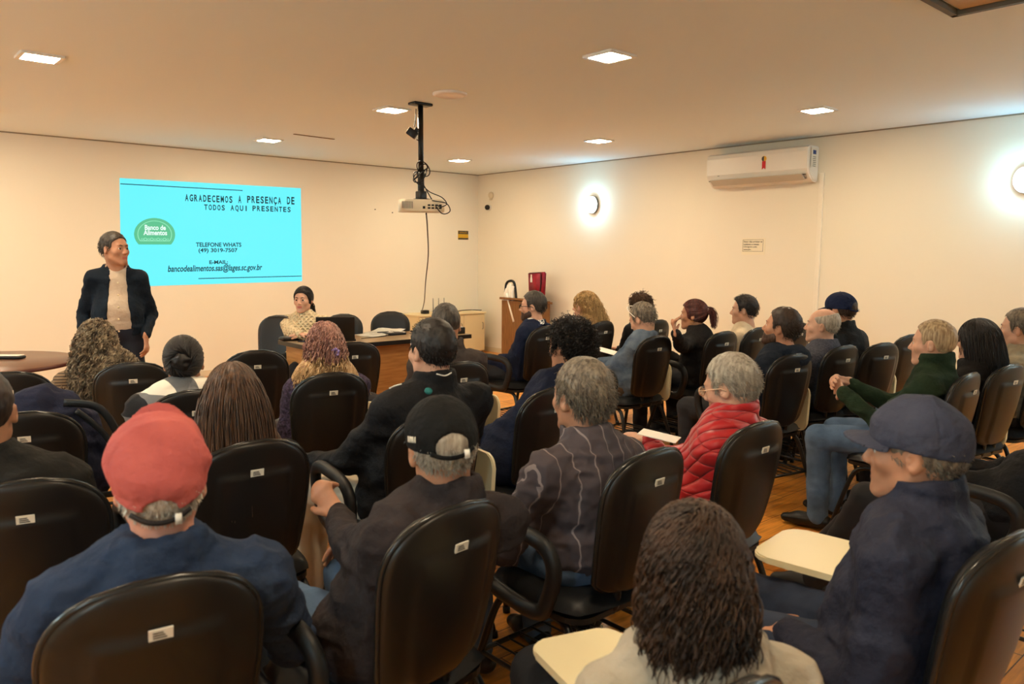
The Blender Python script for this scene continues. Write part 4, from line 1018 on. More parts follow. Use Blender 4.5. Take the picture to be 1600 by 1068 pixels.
    if near or hyaw > 40 or stand or abs(hyaw) > 100:    # lips coloured on the same skin mesh
        lipc = mat('lips_'+skin, tuple(int(v*k) for v, k in zip({'fair': (178, 98, 84), 'tan': (160, 88, 70), 'brown': (112, 62, 50), 'pink': (176, 92, 78)}[skin], (1, 1, 1))), .4)
        me.materials.append(lipc); fc = V[Q].mean(1); q = (fc-Cc)@Rh/hs; m_ = (np.abs(q[:, 0]) < .021) & (q[:, 2] < -.045) & (q[:, 2] > -.0635) & (q[:, 1] > .079); me.polygons.foreach_set('material_index', m_.astype(np.int32))
    # eyes and brows
    for sx in (-1, 1):
        bm = bmesh.new(); bmesh.ops.create_uvsphere(bm, u_segments=16, v_segments=12, radius=.0122*hs, matrix=Matrix.Rotation(R(90), 4, 'X')); ey = ob('eye', bm, M['eye'], root)
        ey.data.materials.append(M['iris'])
        for p_ in ey.data.polygons:
            if p_.center.y > .0093*hs: p_.material_index = 1
        ey.matrix_local = Matrix.Translation(H(sx*.031, .0712, .010)) @ Matrix(Rh).to_4x4()
        if hcol and hair is not None:
            bm = bmesh.new(); tube(bm, [tuple(H(sx*.014, .0855, .0285)), tuple(H(sx*.03, .0845, .034)), tuple(H(sx*.045, .074, .0295))], [.003, .0036, .0018], 6); ob('eyebrow', bm, HM['greydark' if hcol in ('grey', 'white', 'sandy', 'curlgrey') else ('dark' if hcol != 'black' else 'black')], root)
    # --- clothing: upper body
    kind, cm = top; infl = puff; ar = arm_r*(1+infl*6)
    def torso(extra=0., arms_on=True, low=0.):
        t = Sdf(); b_ = bulk
        t.ell(chest, (.158*b_+infl+extra, .112*b_+infl+extra, .185+infl), k=.05).ell(bel, (.152*b_*belly+infl+extra, .125*b_*belly+infl+extra, .15+infl), k=.05)
        t.ell(H0+A(0, 0, .02-low*.3), (.172*b_+infl*.5+extra, .135*b_+infl*.5+extra, .10+low), k=.05)
        for sx, S in ((-1, sh_l), (1, sh_r)):
            t.cone(N+A(sx*.035, -.005, -.035), S-A(sx*.01, 0, .0), .046+infl+extra*.6, .054*b_+infl+extra, .035)
        if arms_on:
            for k_ in 'LR':
                S, E, W = arms[k_]; W2 = W-unit(W-E)*.012
                t.cone(S, E, .058*ar*b_**.5+extra*.7, .052*ar+extra*.6, .06).cone(E, W2, .050*ar+extra*.6, .038*ar+extra*.5, .012)
        return t
    nf = Rh*0.6+np.eye(3)*.4; nf = rotm((face(hyaw)-rz)*.4, 0, 0)
    nax = unit(Cc-N+A(0, -.02, 0))
    def ring(t, off, r0, r1, half, th, k=.01, squash=.92, front=None, tilt=.0):
        """collar band round the neck axis"""
        ax_ = unit(nax+A(0, tilt, 0)); o_ = N+ax_*off; e1 = unit(np.cross(A(0, 1, 0), ax_)); e2 = np.cross(ax_, e1)
        def f(X, Y, Z):
            x, y, z = X-o_[0], Y-o_[1], Z-o_[2]; u_ = x*e1[0]+y*e1[1]+z*e1[2]; v = (x*e2[0]+y*e2[1]+z*e2[2])/squash; w_ = x*ax_[0]+y*ax_[1]+z*ax_[2]
            q = np.sqrt(u_*u_+v*v); rad_ = r0+(r1-r0)*(w_/half*.5+.5); a_ = np.abs(q-rad_)-th; b_ = np.abs(w_)-half
            d = np.maximum(a_, b_)+.0*q
            if front is not None: d = np.maximum(d, (-v)-0*1 if False else (v-front)*1.0)
            return d
        m_ = max(r0, r1)+th+half; t.fn(f, o_-m_, o_+m_, k, 1)
    t = torso(low=.05 if kind in ('coat', 'jacket', 'suit', 'hoodie') else .0)
    nk = .062 if not female else .056
    if collar == 'stand': ring(t, .032, nk+.018, nk+.010, .036, .009)
    elif collar == 'high': ring(t, .044, nk+.022, nk+.014, .048, .010)
    elif collar == 'fold': ring(t, .024, nk+.030, nk+.010, .032, .009, squash=.95)
    elif collar == 'crew': ring(t, -.018, nk+.020, nk+.012, .010, .007)
    elif collar == 'lapel': ring(t, .004, nk+.034, nk+.014, .028, .007, front=.05)
    elif collar == 'hood':
        for a_ in range(7):
            th0, th1 = R(-200+a_*31), R(-200+(a_+1)*31)
            P0 = N+A(.085*math.cos(th0), .08*math.sin(th0)-.0, -.005-.018*math.sin(th0)); P1 = N+A(.085*math.cos(th1), .08*math.sin(th1), -.005-.018*math.sin(th1)); t.cone(P0, P1, .026, .026, .02)
        t.ell(N+A(0, -.105, -.055), (.10, .045, .075), k=.03)
    elif collar == 'cowl':
        for a_ in range(10):
            th0, th1 = R(a_*36), R((a_+1)*36); t.cone(N+A(.09*math.cos(th0), .085*math.sin(th0), .005), N+A(.09*math.cos(th1), .085*math.sin(th1), .005), .03, .03, .02)
    if kind == 'suit':           # open front down to the shirt
        wN = .035; zt_, zb2 = N[2]-.02, H0[2]+.0
        def cut(X, Y, Z):
            tt = np.clip((zt_-Z)/max(zt_-zb2, .1), 0, 1); hw = (.055-.03*tt if not stand else .045+.035*tt)
            return np.maximum(np.maximum(np.abs(X-N[0]*(1-tt)-(.0 if not stand else -.012))-hw, -(Y-(lerp(N[1], H0[1], .5)+.02))), Z-zt_-.06)+0*Z
        t.fn(cut, None, None, .01, -1)
    amp = {'jacket': .0095, 'coat': .010, 'suit': .007, 'hoodie': .010, 'shirt': .008, 'sweater': .007, 'puffer': .006}.get(kind, .005)
    Vt, Qt = t.mesh(h_cl); Vt = cloth(Vt, Qt, amp*(1.35 if near == 2 else 1), 9 if kind != 'shirt' else 13, seed, 2)
    cloth_name = {'coat': 'coat', 'jacket': 'jacket', 'suit': 'suit_jacket', 'hoodie': 'hoodie', 'shirt': 'shirt', 'sweater': 'sweater', 'puffer': 'puffer_jacket'}[kind]
    garment = ob(cloth_name, np_mesh(cloth_name, Vt, Qt, (cm,)), None, root)
    def sub(name, sd, h, m, par=root, am=0, sc=12, rl=1):
        V_, Q_ = sd.mesh(h)
        if am: V_ = cloth(V_, Q_, am, sc, seed, rl)
        else: V_ = relax(V_, Q_, rl)
        return ob(name, np_mesh(name, V_, Q_, (m,)), None, par)
    if kind == 'suit':
        sh = torso(-.012, False); ring(sh, .010, nk+.026, nk+.012, .024, .005, front=.045); sub('dress_shirt', sh, .008, colmat, am=.003)
        if stand:
            for k in range(5):
                zz = N[2]-.10-.085*k; tt = (N[2]-zz)/(N[2]-H0[2]); bm = bmesh.new(); bmesh.ops.create_uvsphere(bm, u_segments=8, v_segments=6, radius=.006); o = ob('shirt_button', bm, M['tablet'], root)
                o.location = (-.012+N[0]*(1-tt), lerp(chest[1], bel[1], min(1, tt*1.2))+.118*bulk+(.012*belly if k > 1 else 0), zz)
    elif colmat is not None:
        cs = Sdf(); cs.cone(N, N+nax*.01, .02, .02); ring(cs, .020, nk+.034, nk+.006, .024, .004, front=None); cs.p = cs.p[1:]; cs.p.insert(0, (1, .004, N-.1, N+.1, lambda X, Y, Z: 0*X+0*Y+0*Z+.08)); sub('shirt_collar', cs, .006, colmat)
    # --- trousers
    lm = legs or MATS['trouser_dark']; tr = Sdf(); kk = bulk**.6
    if stand: tr.ell(H0+A(0, 0, -.01), (.165*bulk, .125*bulk, .12), k=.03)
    else: tr.ell(H0+A(0, .01, -.01), (.165*bulk, .12*bulk, .085), k=.03)
    for k_, sx in (('L', -1), ('R', 1)):
        hp_ = H0+A(sx*.085, 0, -.02 if not stand else -.08); aa = an_[k_]-A(0, 0, .03)
        tr.cone(hp_, kn[k_], .088*kk, .064*kk, .03).cone(kn[k_], aa, .062*kk, .055, .02)
    sub('trousers', tr, h_cl, lm, am=.005, sc=10, rl=2)
    if feet:
        sm_ = shoes or MATS['shoe_black']
        for k_, sx in (('L', -1), ('R', 1)):
            a_ = an_[k_]; fd = A(sx*.12, 1, 0); fd = unit(fd); sd = Sdf(); base = A(a_[0], a_[1], max(a_[2]-.06, .045))
            sd.cone(base-fd*.045, base+fd*.10, .04, .043, .02, flat=(A(0, 0, 1), .9)).cone(base+fd*.08, base+fd*.165+A(0, 0, -.008), .043, .034, .02, flat=(A(0, 0, 1), .75)).cone(base, base+A(0, -.01, .05), .04, .036, .02)
            gz = base[2]-.038; sd.fn(lambda X, Y, Z, gz=gz: Z-gz+0*X+0*Y, None, None, .004, -1)
            so = sub('shoe', sd, .01, sm_, rl=1)
            if shoes is not None and shoes.name == 'sneaker_black':
                sl = Sdf(); sl.cone(base-fd*.045+A(0, 0, -.032), base+fd*.165+A(0, 0, -.032), .042, .036, .01, flat=(A(0, 0, 1), .3)); sub('shoe_sole', sl, .007, M['paper'], par=so)
    # --- hair
    g = np.random.default_rng(seed+5)
    ob_head = (Cc+Rh@(SC*hs), (SR+.004)*hs, Rh); ob_ch = (chest+A(0, -.01, .02), A(.175*bulk+infl, .125*bulk+infl, .20), np.eye(3)); ob_neck = (lerp(N, Cc, .3), A(.066, .066, .12), np.eye(3)); ob_sh = (N+A(0, 0, -.075), A(.22, .075, .062), np.eye(3))
    def scalp(n, hl, zmin=None, jitter=0):
        d = g.normal(size=(n*3, 3)); d /= np.linalg.norm(d, axis=1)[:, None]; p = SC+d*SR; ys, zs = zip(*HL[hl]); keep = p[:, 2] > np.interp(p[:, 1], ys, zs)-jitter
        if zmin is not None: keep &= p[:, 2] > zmin
        p = p[keep][:n]; d = (p-SC)/SR**2; d /= np.linalg.norm(d, axis=1)[:, None]; return p, d
    def hairbase(hl, thick, kcut=.006, extra=None, amp=.003, sc=60, top_cut=None, hh=None):
        hb = Sdf()
        if 'curly' in hair or hl == 'full': hb.ell(H(*SC), (SR+thick)*hs, Rh, .01)
        else: hb.ell(H(0, -.016, .038), (SR+thick*A(.35, .6, .8))*hs, Rh, .01)
        if extra: extra(hb)
        ys, zs = zip(*HL[hl]); ys = np.array(ys, np.float32); zs = np.array(zs, np.float32)
        def cut(X, Y, Z):
            x, y, z = X-Cc[0], Y-Cc[1], Z-Cc[2]; q = [(x*Rh[0, i]+y*Rh[1, i]+z*Rh[2, i])/hs for i in range(3)]
            d = q[2]-np.interp(q[1], ys, zs).astype(np.float32)
            if top_cut is not None: d = np.minimum(d, top_cut-(q[2]+.3*q[1]))
            return d*.8
        hb.p.append((-1, kcut, None, None, cut)) if not extra else None
        V_, Q_ = hb.mesh(hh or h_body*.95)
        n_ = vnormals(V_, Q_); V_ = V_+n_*(vnoise(V_*sc+seed)*amp*2+vnoise(V_*sc*2.3)*amp)[:, None]; return V_, Q_
    def puthair(parts, m, name='hair', par=root):
        Vs, Qs, o_ = [], [], 0
        for V_, Q_ in parts: Vs.append(V_); Qs.append(Q_+o_); o_ += len(V_)
        if Vs: return ob(name, np_mesh(name, np.vstack(Vs), np.vstack(Qs), (m,)), None, par)
    toW = lambda p: Cc+(p*hs)@Rh.T
    hm = HM[hcol] if hcol else None; dens = (260, 700, 2200)[near]; hr = (.0022, .0017, .0013)[near]
    ho = hairopt or {}
    if hair in ('short', 'buzz', 'bald', 'cap', 'quiff', 'curlyshort', 'curlytop'):
        hl = {'bald': 'bald', 'cap': 'cap'}.get(hair, 'short'); th = {'buzz': .003, 'bald': .0025, 'cap': .006, 'short': .009, 'quiff': .013, 'curlyshort': .02, 'curlytop': .014}[hair]; th = ho.get('th', th)
        def neg(Vv): return Vv
        P_ = [hairbase(hl, th*.75 if hair != 'cap' else .001, top_cut=.075 if hair == 'bald' else (.045 if hair == 'cap' else None), amp={'curlyshort': .009, 'curlytop': .008}.get(hair, .0022), sc={'curlyshort': 45, 'curlytop': 50}.get(hair, 70))]
        # hairbase keeps what lies above the line: flip handled inside
        if hair not in ('buzz',):
            n_ = dens*(2 if 'curly' in hair else 1)
            if hair == 'bald': n_ = n_//3
            p_, d_ = scalp(n_, hl); ph = p_*1.0
            if hair == 'bald': k_ = p_[:, 2]+.3*p_[:, 1] < .07; p_, d_ = p_[k_], d_[k_]
            if hair == 'cap': k_ = p_[:, 2] < .03-(p_[:, 1] > -.05)*.02; p_, d_ = p_[k_], d_[k_]
            whorl = np.stack([p_[:, 0]*.6, -.5-0*p_[:, 0], -.35+0*p_[:, 0]], 1)
            if hair == 'quiff': whorl = np.stack([p_[:, 0]*.4, np.where(p_[:, 2] > .07, .5, -.4), np.where(p_[:, 2] > .07, .5, -.5)], 1)
            rt = toW(p_+d_*(th*.3 if hair != 'cap' else .0)); dd = (d_*(.6 if 'curly' in hair else .22)+whorl*.8)@Rh.T
            cu = {'curlyshort': .007, 'curlytop': .006}.get(hair, 0)
            P_.append(strands('h', rt, dd, hm, root, 5 if not cu else 12, {'bald': .012, 'cap': .012, 'short': .022, 'quiff': .035, 'curlyshort': .05, 'curlytop': .045}[hair]*ho.get('len', 1), grav=.12, noise=.16, curl=cu, freq=300, rad=hr*(.9 if not cu else 1.1), obst=(((ob_head[0], (SR+th*(.5 if cu else .3))*hs, Rh)),), seed=seed))
        puthair(P_, hm)
    elif hair in ('long', 'curlylong', 'bob', 'ponytail', 'bun', 'halfup', 'mullet'):
        th = {'curlylong': .012, 'bob': .012, 'mullet': .012}.get(hair, .007); th = ho.get('th', th); P_ = []
        P_.append(hairbase('full', th*.7, amp=.006 if 'curly' in hair or hair == 'mullet' else .002, sc=40))
        Lg = ho.get('L', {'long': .34, 'curlylong': .36, 'bob': .15, 'halfup': .26, 'ponytail': .14, 'bun': .06, 'mullet': .24}[hair])
        cu = {'curlylong': .009, 'mullet': .006, 'halfup': .004}.get(hair, 0); cu = ho.get('curl', cu)
        p_, d_ = scalp(int(dens*(1.8 if hair in ('long', 'curlylong', 'halfup', 'mullet', 'bob') else 1)), 'full', jitter=.004)
        ysz = list(zip(*HL['full']))
        if hair in ('ponytail', 'bun'):
            tie = ho.get('tie', A(0, -.115, .03)); fl = unit(1)*0
            rt = toW(p_+d_*.002); tw = toW(np.array([tie]))[0]
            # strands lie on the scalp towards the tie
            npt = 9; segs = []; cur = p_.copy()
            for q in range(npt):
                segs.append(cur.copy()); nx_ = cur+(tie-cur)*(1/(npt-q)); qn = (nx_-SC)/(SR+.006); ln = np.linalg.norm(qn, axis=1); ins = ln < 1; qn[ins] /= ln[ins][:, None]; nx_[ins] = qn[ins]*(SR+.006)+SC; cur = nx_
            T_ = toW(np.stack(segs, 1).reshape(-1, 3)).reshape(len(p_), npt, 3)
            a_ = A(.4, .3, .85); t_ = np.gradient(T_, axis=1); t_ /= np.linalg.norm(t_, axis=2)[..., None]+1e-9; n1 = np.cross(t_, a_); n1 /= np.linalg.norm(n1, axis=2)[..., None]+1e-9; n2 = np.cross(t_, n1)
            V_ = np.stack([T_+(n1*math.cos(k*2.094)+n2*math.sin(k*2.094))*hr*1.3 for k in range(3)], 2).reshape(-1, 3)
            base = (np.arange(len(p_))*npt*3)[:, None, None]; j = (np.arange(npt-1)*3)[None, :, None]; k = np.arange(3)[None, None, :]; k2 = (k+1) % 3
            P_.append((V_, np.stack([base+j+k, base+j+k2, base+j+3+k2, base+j+3+k], -1).reshape(-1, 4)))
            if hair == 'ponytail':
                n_ = dens//2; rt = tw+g.normal(0, .012, (n_, 3)); bd = Rh@A(0, -1, .15); P_.append(strands('h', rt, np.tile(bd, (n_, 1))+g.normal(0, .12, (n_, 3)), hm, root, 10, Lg, grav=.5, noise=.04, curl=ho.get('curl', .003), freq=60, rad=hr*1.4, obst=(ob_head, ob_neck), seed=seed))
            else:
                bn = Sdf(); bn.ell(toW(np.array([A(0, -.128, .03)]))[0], A(.042, .032, .042)*hs, Rh); V_, Q_ = bn.mesh(h_body*.8); V_ = V_+vnormals(V_, Q_)*(vnoise(V_*70)*.012)[:, None]; P_.append((V_, Q_))
                n_ = 120; a0 = g.random(n_)*6.28; pr = np.stack([.03*np.cos(a0), -.135+0*a0, .03+.03*np.sin(a0)], 1); P_.append(strands('h', toW(pr), (np.stack([-np.sin(a0), -.1+0*a0, np.cos(a0)], 1))@Rh.T, hm, root, 8, .05, grav=0, noise=.03, rad=hr*1.4, obst=((toW(np.array([A(0, -.128, .03)]))[0], A(.04, .03, .04), Rh),), seed=seed))
            bm = bmesh.new(); Pp = [tuple(toW(np.array([tie+A(.018*math.cos(q), -.004, .018*math.sin(q))]))[0]) for q in [2*math.pi*i/10 for i in range(10)]]; tube(bm, Pp, .006, 6, True); ob('hair_tie', bm, M['paper'] if hair == 'ponytail' else HM['black'], root)
            puthair(P_, hm)
        else:
            back = np.where(p_[:, 1:2] > .03, 1., .35); part = np.sign(p_[:, 0:1]+1e-6)
            flow0 = np.concatenate([part*.10+p_[:, 0:1]*3, -1.1*back-.0, -.5-0*back], 1)
            dd = (d_*.35+flow0)@Rh.T; rt = toW(p_+d_*th*.5)
            obs = [(ob_head[0], (SR+th*.8)*hs, Rh), ob_neck]
            if Lg > .18: obs += [ob_sh, ob_ch]
            fl = (Rh@A(0, -1, 0))[None]*np.ones((len(p_), 1)); nn = 22 if cu else 14
            # hair falls behind the face
            P_.append(strands('h', rt, dd, hm, root, nn, Lg, grav=.5, flow=fl, flowk=ho.get('back', .10), noise=.05 if not cu else .10, curl=cu, freq=ho.get('freq', 110), rad=hr*(1.5 if cu else 1.25), obst=obs, seed=seed))
            if ho.get('ends'):
                V_, Q_ = P_[-1]; zc = V_[Q_].mean(1)[:, 2]; q = (V_[Q_].mean(1)-Cc)@Rh; m_ = (q[:, 2]+vnoise(V_[Q_].mean(1)*A(90, 90, 8))*.09 < ho.get('endz', -.04)) 
                me = np_mesh('hair', V_, Q_, (hm, HM[ho['ends']]), midx=m_.astype(int)); ob('hair', me, None, root); P_.pop()
            # inner mass so that gaps stay dark
            if hair != 'bob' or True:
                im = Sdf(); z1 = -min(Lg*.75, .30)
                back_r = .058 if cu else .05
                P0, P1 = H(0, -.055, .02), H(0, -.06, max(z1+.03, -.10))
                im.cone(P0, P1, .072*hs, back_r+.01, .03, flat=(Rh@A(0, 1, 0), .75))
                if Lg > .2:
                    P2 = A(P1[0], min(P1[1], N[1]-.09), Cc[2]+z1); im.cone(P1, P2, back_r+.01, .045, .03, flat=(A(0, 1, 0), .55))
                V_, Q_ = im.mesh(h_body); V_ = V_+vnormals(V_, Q_)*(vnoise(V_*A(60, 60, 12))*.01)[:, None]; P_.append((V_, Q_))
            puthair(P_, hm)
    # --- extras
    for e in extras:
        en = e[0]
        if en == 'beard':
            bs = Sdf(); g_ = .0045
            bs.ell(H(0, .018, -.03), (A(.061, .066, .074)+g_)*hs, Re, .03).cone(H(-.043, .01, -.055), H(-.018, .062, -.088), (.02+g_)*hs, (.017+g_)*hs, .02).cone(H(.043, .01, -.055), H(.018, .062, -.088), (.02+g_)*hs, (.017+g_)*hs, .02).ell(H(0, .072, -.088), (A(.022, .016, .017)+g_*1.3)*hs, Re, .02).ell(H(0, .066, -.052), (A(.032, .022, .026)+g_)*hs, Re, .015)
            def bcut(X, Y, Z):
                x, y, z = X-Cc[0], Y-Cc[1], Z-Cc[2]; q = [(x*Rh[0, i]+y*Rh[1, i]+z*Rh[2, i])/hs for i in range(3)]
                line = np.interp(q[1], [-.03, .0, .012, .03, .06, .085, .12], [-.2, -.03, .0, -.03, -.045, -.036, -.034]).astype(np.float32)
                lips = .012-np.sqrt((q[0]*.55)**2+((q[2]+.054)*1.0)**2+(np.minimum(q[1]-.07, 0)*.8)**2)
                return np.minimum(line-q[2], -lips)*.9
            bs.p.append((-1, .004, None, None, bcut))
            V_, Q_ = bs.mesh(h_body*.8); V_ = V_+vnormals(V_, Q_)*(vnoise(V_*160)*.003)[:, None]; ob('beard', np_mesh('beard', V_, Q_, (HM[e[1]],)), None, root)
        elif en == 'moustache':
            bs = Sdf(); bs.cone(H(0, .0875, -.039), H(-.024, .078, -.047), .006, .004, .006).cone(H(0, .0875, -.039), H(.024, .078, -.047), .006, .004, .006); sub('moustache', bs, h_body*.7, HM[e[1]])
        elif en == 'glasses':
            gm = e[1]; bm = bmesh.new()
            for sx in (-1, 1):
                tube(bm, [tuple(H(sx*.032+.022*math.cos(q), .104-.012*abs(math.cos(q)) if False else .100, .008+.016*math.sin(q))) for q in [2*math.pi*i/14 for i in range(14)]], .0018*e[2], 6, True)
                tube(bm, [tuple(H(sx*.054, .099, .012)), tuple(H(sx*.077, .07, .013)), tuple(H(sx*.083, .0, .012)), tuple(H(sx*.083, -.02, .0))], .0019*e[2], 6)
            tube(bm, [tuple(H(-.01, .100, .012)), tuple(H(0, .103, .014)), tuple(H(.01, .100, .012))], .0018*e[2], 6); go = ob('glasses', bm, gm, root)
            bm = bmesh.new()
            for sx in (-1, 1):
                vs = [bm.verts.new(tuple(H(sx*.032+.021*math.cos(q), .100, .008+.015*math.sin(q)))) for q in [2*math.pi*i/14 for i in range(14)]]; bm.faces.new(vs)
            bmesh.ops.solidify(bm, geom=bm.faces[:], thickness=.001); ob('lenses', bm, M['lens'], go)
        elif en == 'headglasses':
            bm = bmesh.new()
            tube(bm, catmull([tuple(H(-.086, .0, .03)), tuple(H(-.082, .035, .09)), tuple(H(-.05, .05, .13)), tuple(H(.05, .05, .13)), tuple(H(.082, .035, .09)), tuple(H(.086, .0, .03))], 5), .003, 6); ob('sunglasses', bm, M['paper'], root)
        elif en == 'earring':
            for sx in (-1, 1):
                bm = bmesh.new(); tube(bm, [tuple(H(sx*.083, -.008+.013*math.cos(q), -.044+.013*math.sin(q))) for q in [2*math.pi*i/12 for i in range(12)]], .0016, 6, True); ob('earring', bm, mat('gold', (220, 170, 80), .25, 1), root)
        elif en == 'hairclip':
            bm = bmesh.new(); Pc = toW(np.array([e[1]]))[0]; Pc = Vector(Pc)
            for q in range(6):
                a_ = 2*math.pi*q/6; tube(bm, [tuple(Pc), tuple(Pc+Vector((.016*math.cos(a_), -.012, .016*math.sin(a_)))), tuple(Pc+Vector((.02*math.cos(a_+.5), -.018, .02*math.sin(a_+.5))))], [.006, .008, .005], 6)
            ob('hair_clip', bm, e[2], root)
        elif en == 'cap':
            cm_ = e[1]; o = e[2] if len(e) > 2 else {}; tl = o.get('tilt', 0.); Rc = Rh@np.array(Matrix.Rotation(R(tl), 3, 'X')); HC = lambda x, y, z: Cc+Rc@(A(x, y, z)*hs)
            cs = Sdf(); ch_ = o.get('h', .108); cs.ell(HC(0, -.014, .030), A(.0865, .107, ch_)*hs, Rc, .01); cs.ell(HC(0, .0, .06), A(.078, .09, ch_*.72)*hs, Rc, .02)
            def below(X, Y, Z):
                x, y, z = X-Cc[0], Y-Cc[1], Z-Cc[2]; qy = (x*Rc[0, 1]+y*Rc[1, 1]+z*Rc[2, 1])/hs; qz = (x*Rc[0, 2]+y*Rc[1, 2]+z*Rc[2, 2])/hs; return qz-(.026+.18*np.minimum(qy, .1)*0-.16*(-qy+.02)*(qy < .02))
            cs.p.append((-1, .003, None, None, lambda X, Y, Z: -(-below(X, Y, Z))))
            cs.ell(HC(0, -.012, .026), A(.0805, .101, .1)*hs, Rc, .003, -1)
            if o.get('hole', True): cs.ell(HC(0, -.115, .020-(.012 if o.get('hs', 1) < 1 else 0)), A(.040, .05, .034)*hs*o.get('hs', 1), Rc, .003, -1)
            V_, Q_ = cs.mesh(min(h_body, .0075)*.85); n_ = vnormals(V_, Q_); q = (V_-Cc)@Rc/hs; ang = np.arctan2(q[:, 0], q[:, 1]+.012); seam = np.abs(((ang/(math.pi/3)+.5) % 1)-.5)
            V_ = V_+n_*(-.0022*np.exp(-(seam/.03)**2)*(q[:, 2] > .03))[:, None]+n_*(o.get('crease', .001)*((1-np.abs(vnoise(q*o.get('cs', 16)+3)*5)).clip(-1, 1)+.85)*np.clip((q[:, 2]-.03)/.04, 0, 1))[:, None]
            co = ob('cap', np_mesh('cap', V_, Q_, (cm_,)), None, root)
            bt = o.get('brim', 0.); bs = Sdf(); Rb = Rc@np.array(Matrix.Rotation(R(bt), 3, 'X')); o0 = HC(0, .072, .040)
            bl = o.get('bl', 1.0)
            def bf(X, Y, Z):
                x, y, z = X-o0[0], Y-o0[1], Z-o0[2]; q = [(x*Rb[0, i]+y*Rb[1, i]+z*Rb[2, i])/hs for i in range(3)]
                rr_ = np.sqrt((q[0]/.083)**2+((q[1]+.02)/(.098*bl))**2); zz = q[2]+q[0]**2*3.2+(q[1].clip(0))**2*1.2
                return np.maximum(np.maximum((rr_-1)*.07, np.abs(zz)-.0032), -(q[1]+.03))
            bs.fn(bf, o0-.13, o0+.13, .003, 1); V_, Q_ = bs.mesh(.0045 if near else .006); V_ = relax(V_, Q_, 1); ob('brim', np_mesh('brim', V_, Q_, (e[1],)), None, co)
            bm = bmesh.new(); bmesh.ops.create_uvsphere(bm, u_segments=12, v_segments=8, radius=.008, matrix=Matrix.Translation(HC(0, -.01, .03+ch_+.001))); ob('cap_button', bm, e[1], co)
            if o.get('hole', True):
                bm = bmesh.new(); tube(bm, catmull([tuple(HC(.089*math.sin(q), -.014-.106*math.cos(q), o.get('strapz', -.002)+.012*(q/.6)**2)) for q in [R(v) for v in (-36, -18, 0, 18, 36)]], 4), .0055, 8, flat=.45); ob('cap_strap', bm, o.get('strap', cm_), co)
                bm = bmesh.new(); box(bm, (-.006, -.004, -.01), (.006, .004, .01), Matrix.Translation(HC(.030, -.118, o.get('strapz', -.002)+.004)) @ Matrix(Rc).to_4x4()); ob('strap_buckle', bm, M['white_plastic'], co)
            if o.get('logo'):
                bm = bmesh.new()
                lx = o['logo']
                for (a0, z0, a1, z1) in lx[1]:
                    def sp(a_, z_):
                        a_ = R(a_); n_ = math.sqrt(max(0, 1-((z_-.03)/ch_)**2)); return tuple(HC(.0885*n_*math.sin(a_), -.014+.109*n_*math.cos(a_), z_))
                    tube(bm, [sp(lerp(a0, a1, q/4), lerp(z0, z1, q/4)) for q in range(5)], lx[2], 6)
                ob('cap_emblem', bm, lx[0], co)
        elif en == 'fn': e[1](dict(root=root, N=N, chest=chest, H=H, H0=H0, V=Vt, Q=Qt, garment=garment, arms=arms, bulk=bulk, kn=kn, an=an_, sub=sub, Rh=Rh, Cc=Cc))
    return root
# ================================================================ CLOTHES
mat('trouser_dark', (26, 26, 30), .85, bump=(90, .3, .003)); mat('shoe_black', (18, 17, 17), .4); mat('sneaker_black', (20, 20, 22), .6)
mat('jeans', (62, 84, 112), .85, noise=(10, (84, 108, 138)), bump=(120, .4, .003)); mat('jeans_dark', (30, 38, 56), .85, noise=(10, (42, 52, 72)), bump=(120, .4, .003))
def fab(n, c, c2=None, r=.85, b_=(34, .7, .012), **k): return mat('fabric_'+n, c, r, noise=(9, c2 or tuple(int(v*.8) for v in c)), bump=b_, spec=.12, **k)
JE, JD, TD = MATS['jeans'], MATS['jeans_dark'], MATS['trouser_dark']
black_j = fab('black_jacket', (24, 24, 27), (18, 18, 20), .7); navy = fab('navy', (24, 32, 52), (18, 24, 40), .8); white_s = fab('white_shirt', (240, 238, 234), (228, 225, 220), .8)
def gpt(c, px, py):
    """nearest point of the garment that shows at a picture point"""
    rt = c['root']; Rw = np.array(Matrix.Rotation(rt.rotation_euler.z, 3, 'Z')); W = c['V']@Rw.T+np.array(rt.location)
    q = W-CAM; z = q@_F; u_ = 800+FPX*(q@_R)/z; v = 534-FPX*(q@_U)/z; dd = (u_-px)**2+(v-py)**2; k = np.argsort(dd)[:60]; k = k[dd[k] < dd[k[0]]+60]
    i = k[np.argmin(z[k])]; n = vnormals(c['V'], c['Q'])[i]; return c['V'][i], n
def disc_on(px, py, r_, m, name):
    def f(c):
        p, n = gpt(c, px, py); bm = bmesh.new(); q = Vector((0, 0, 1)).rotation_difference(Vector(n)).to_matrix().to_4x4(); lathe(bm, [(r_, -.004), (r_*.98, .004), (r_*.5, .0055)], 24, Matrix.Translation(Vector(p)) @ q); ob(name, bm, m, c['root'])
    return ('fn', f)
def line_on(pts, r_, m, name):
    def f(c):
        P = [gpt(c, *p) for p in pts]; bm = bmesh.new(); tube(bm, catmull([tuple(p+n*.002) for p, n in P], 4), r_, 6); ob(name, bm, m, c['root'])
    return ('fn', f)
white_line = mat('piping_white', (220, 218, 210), .6)

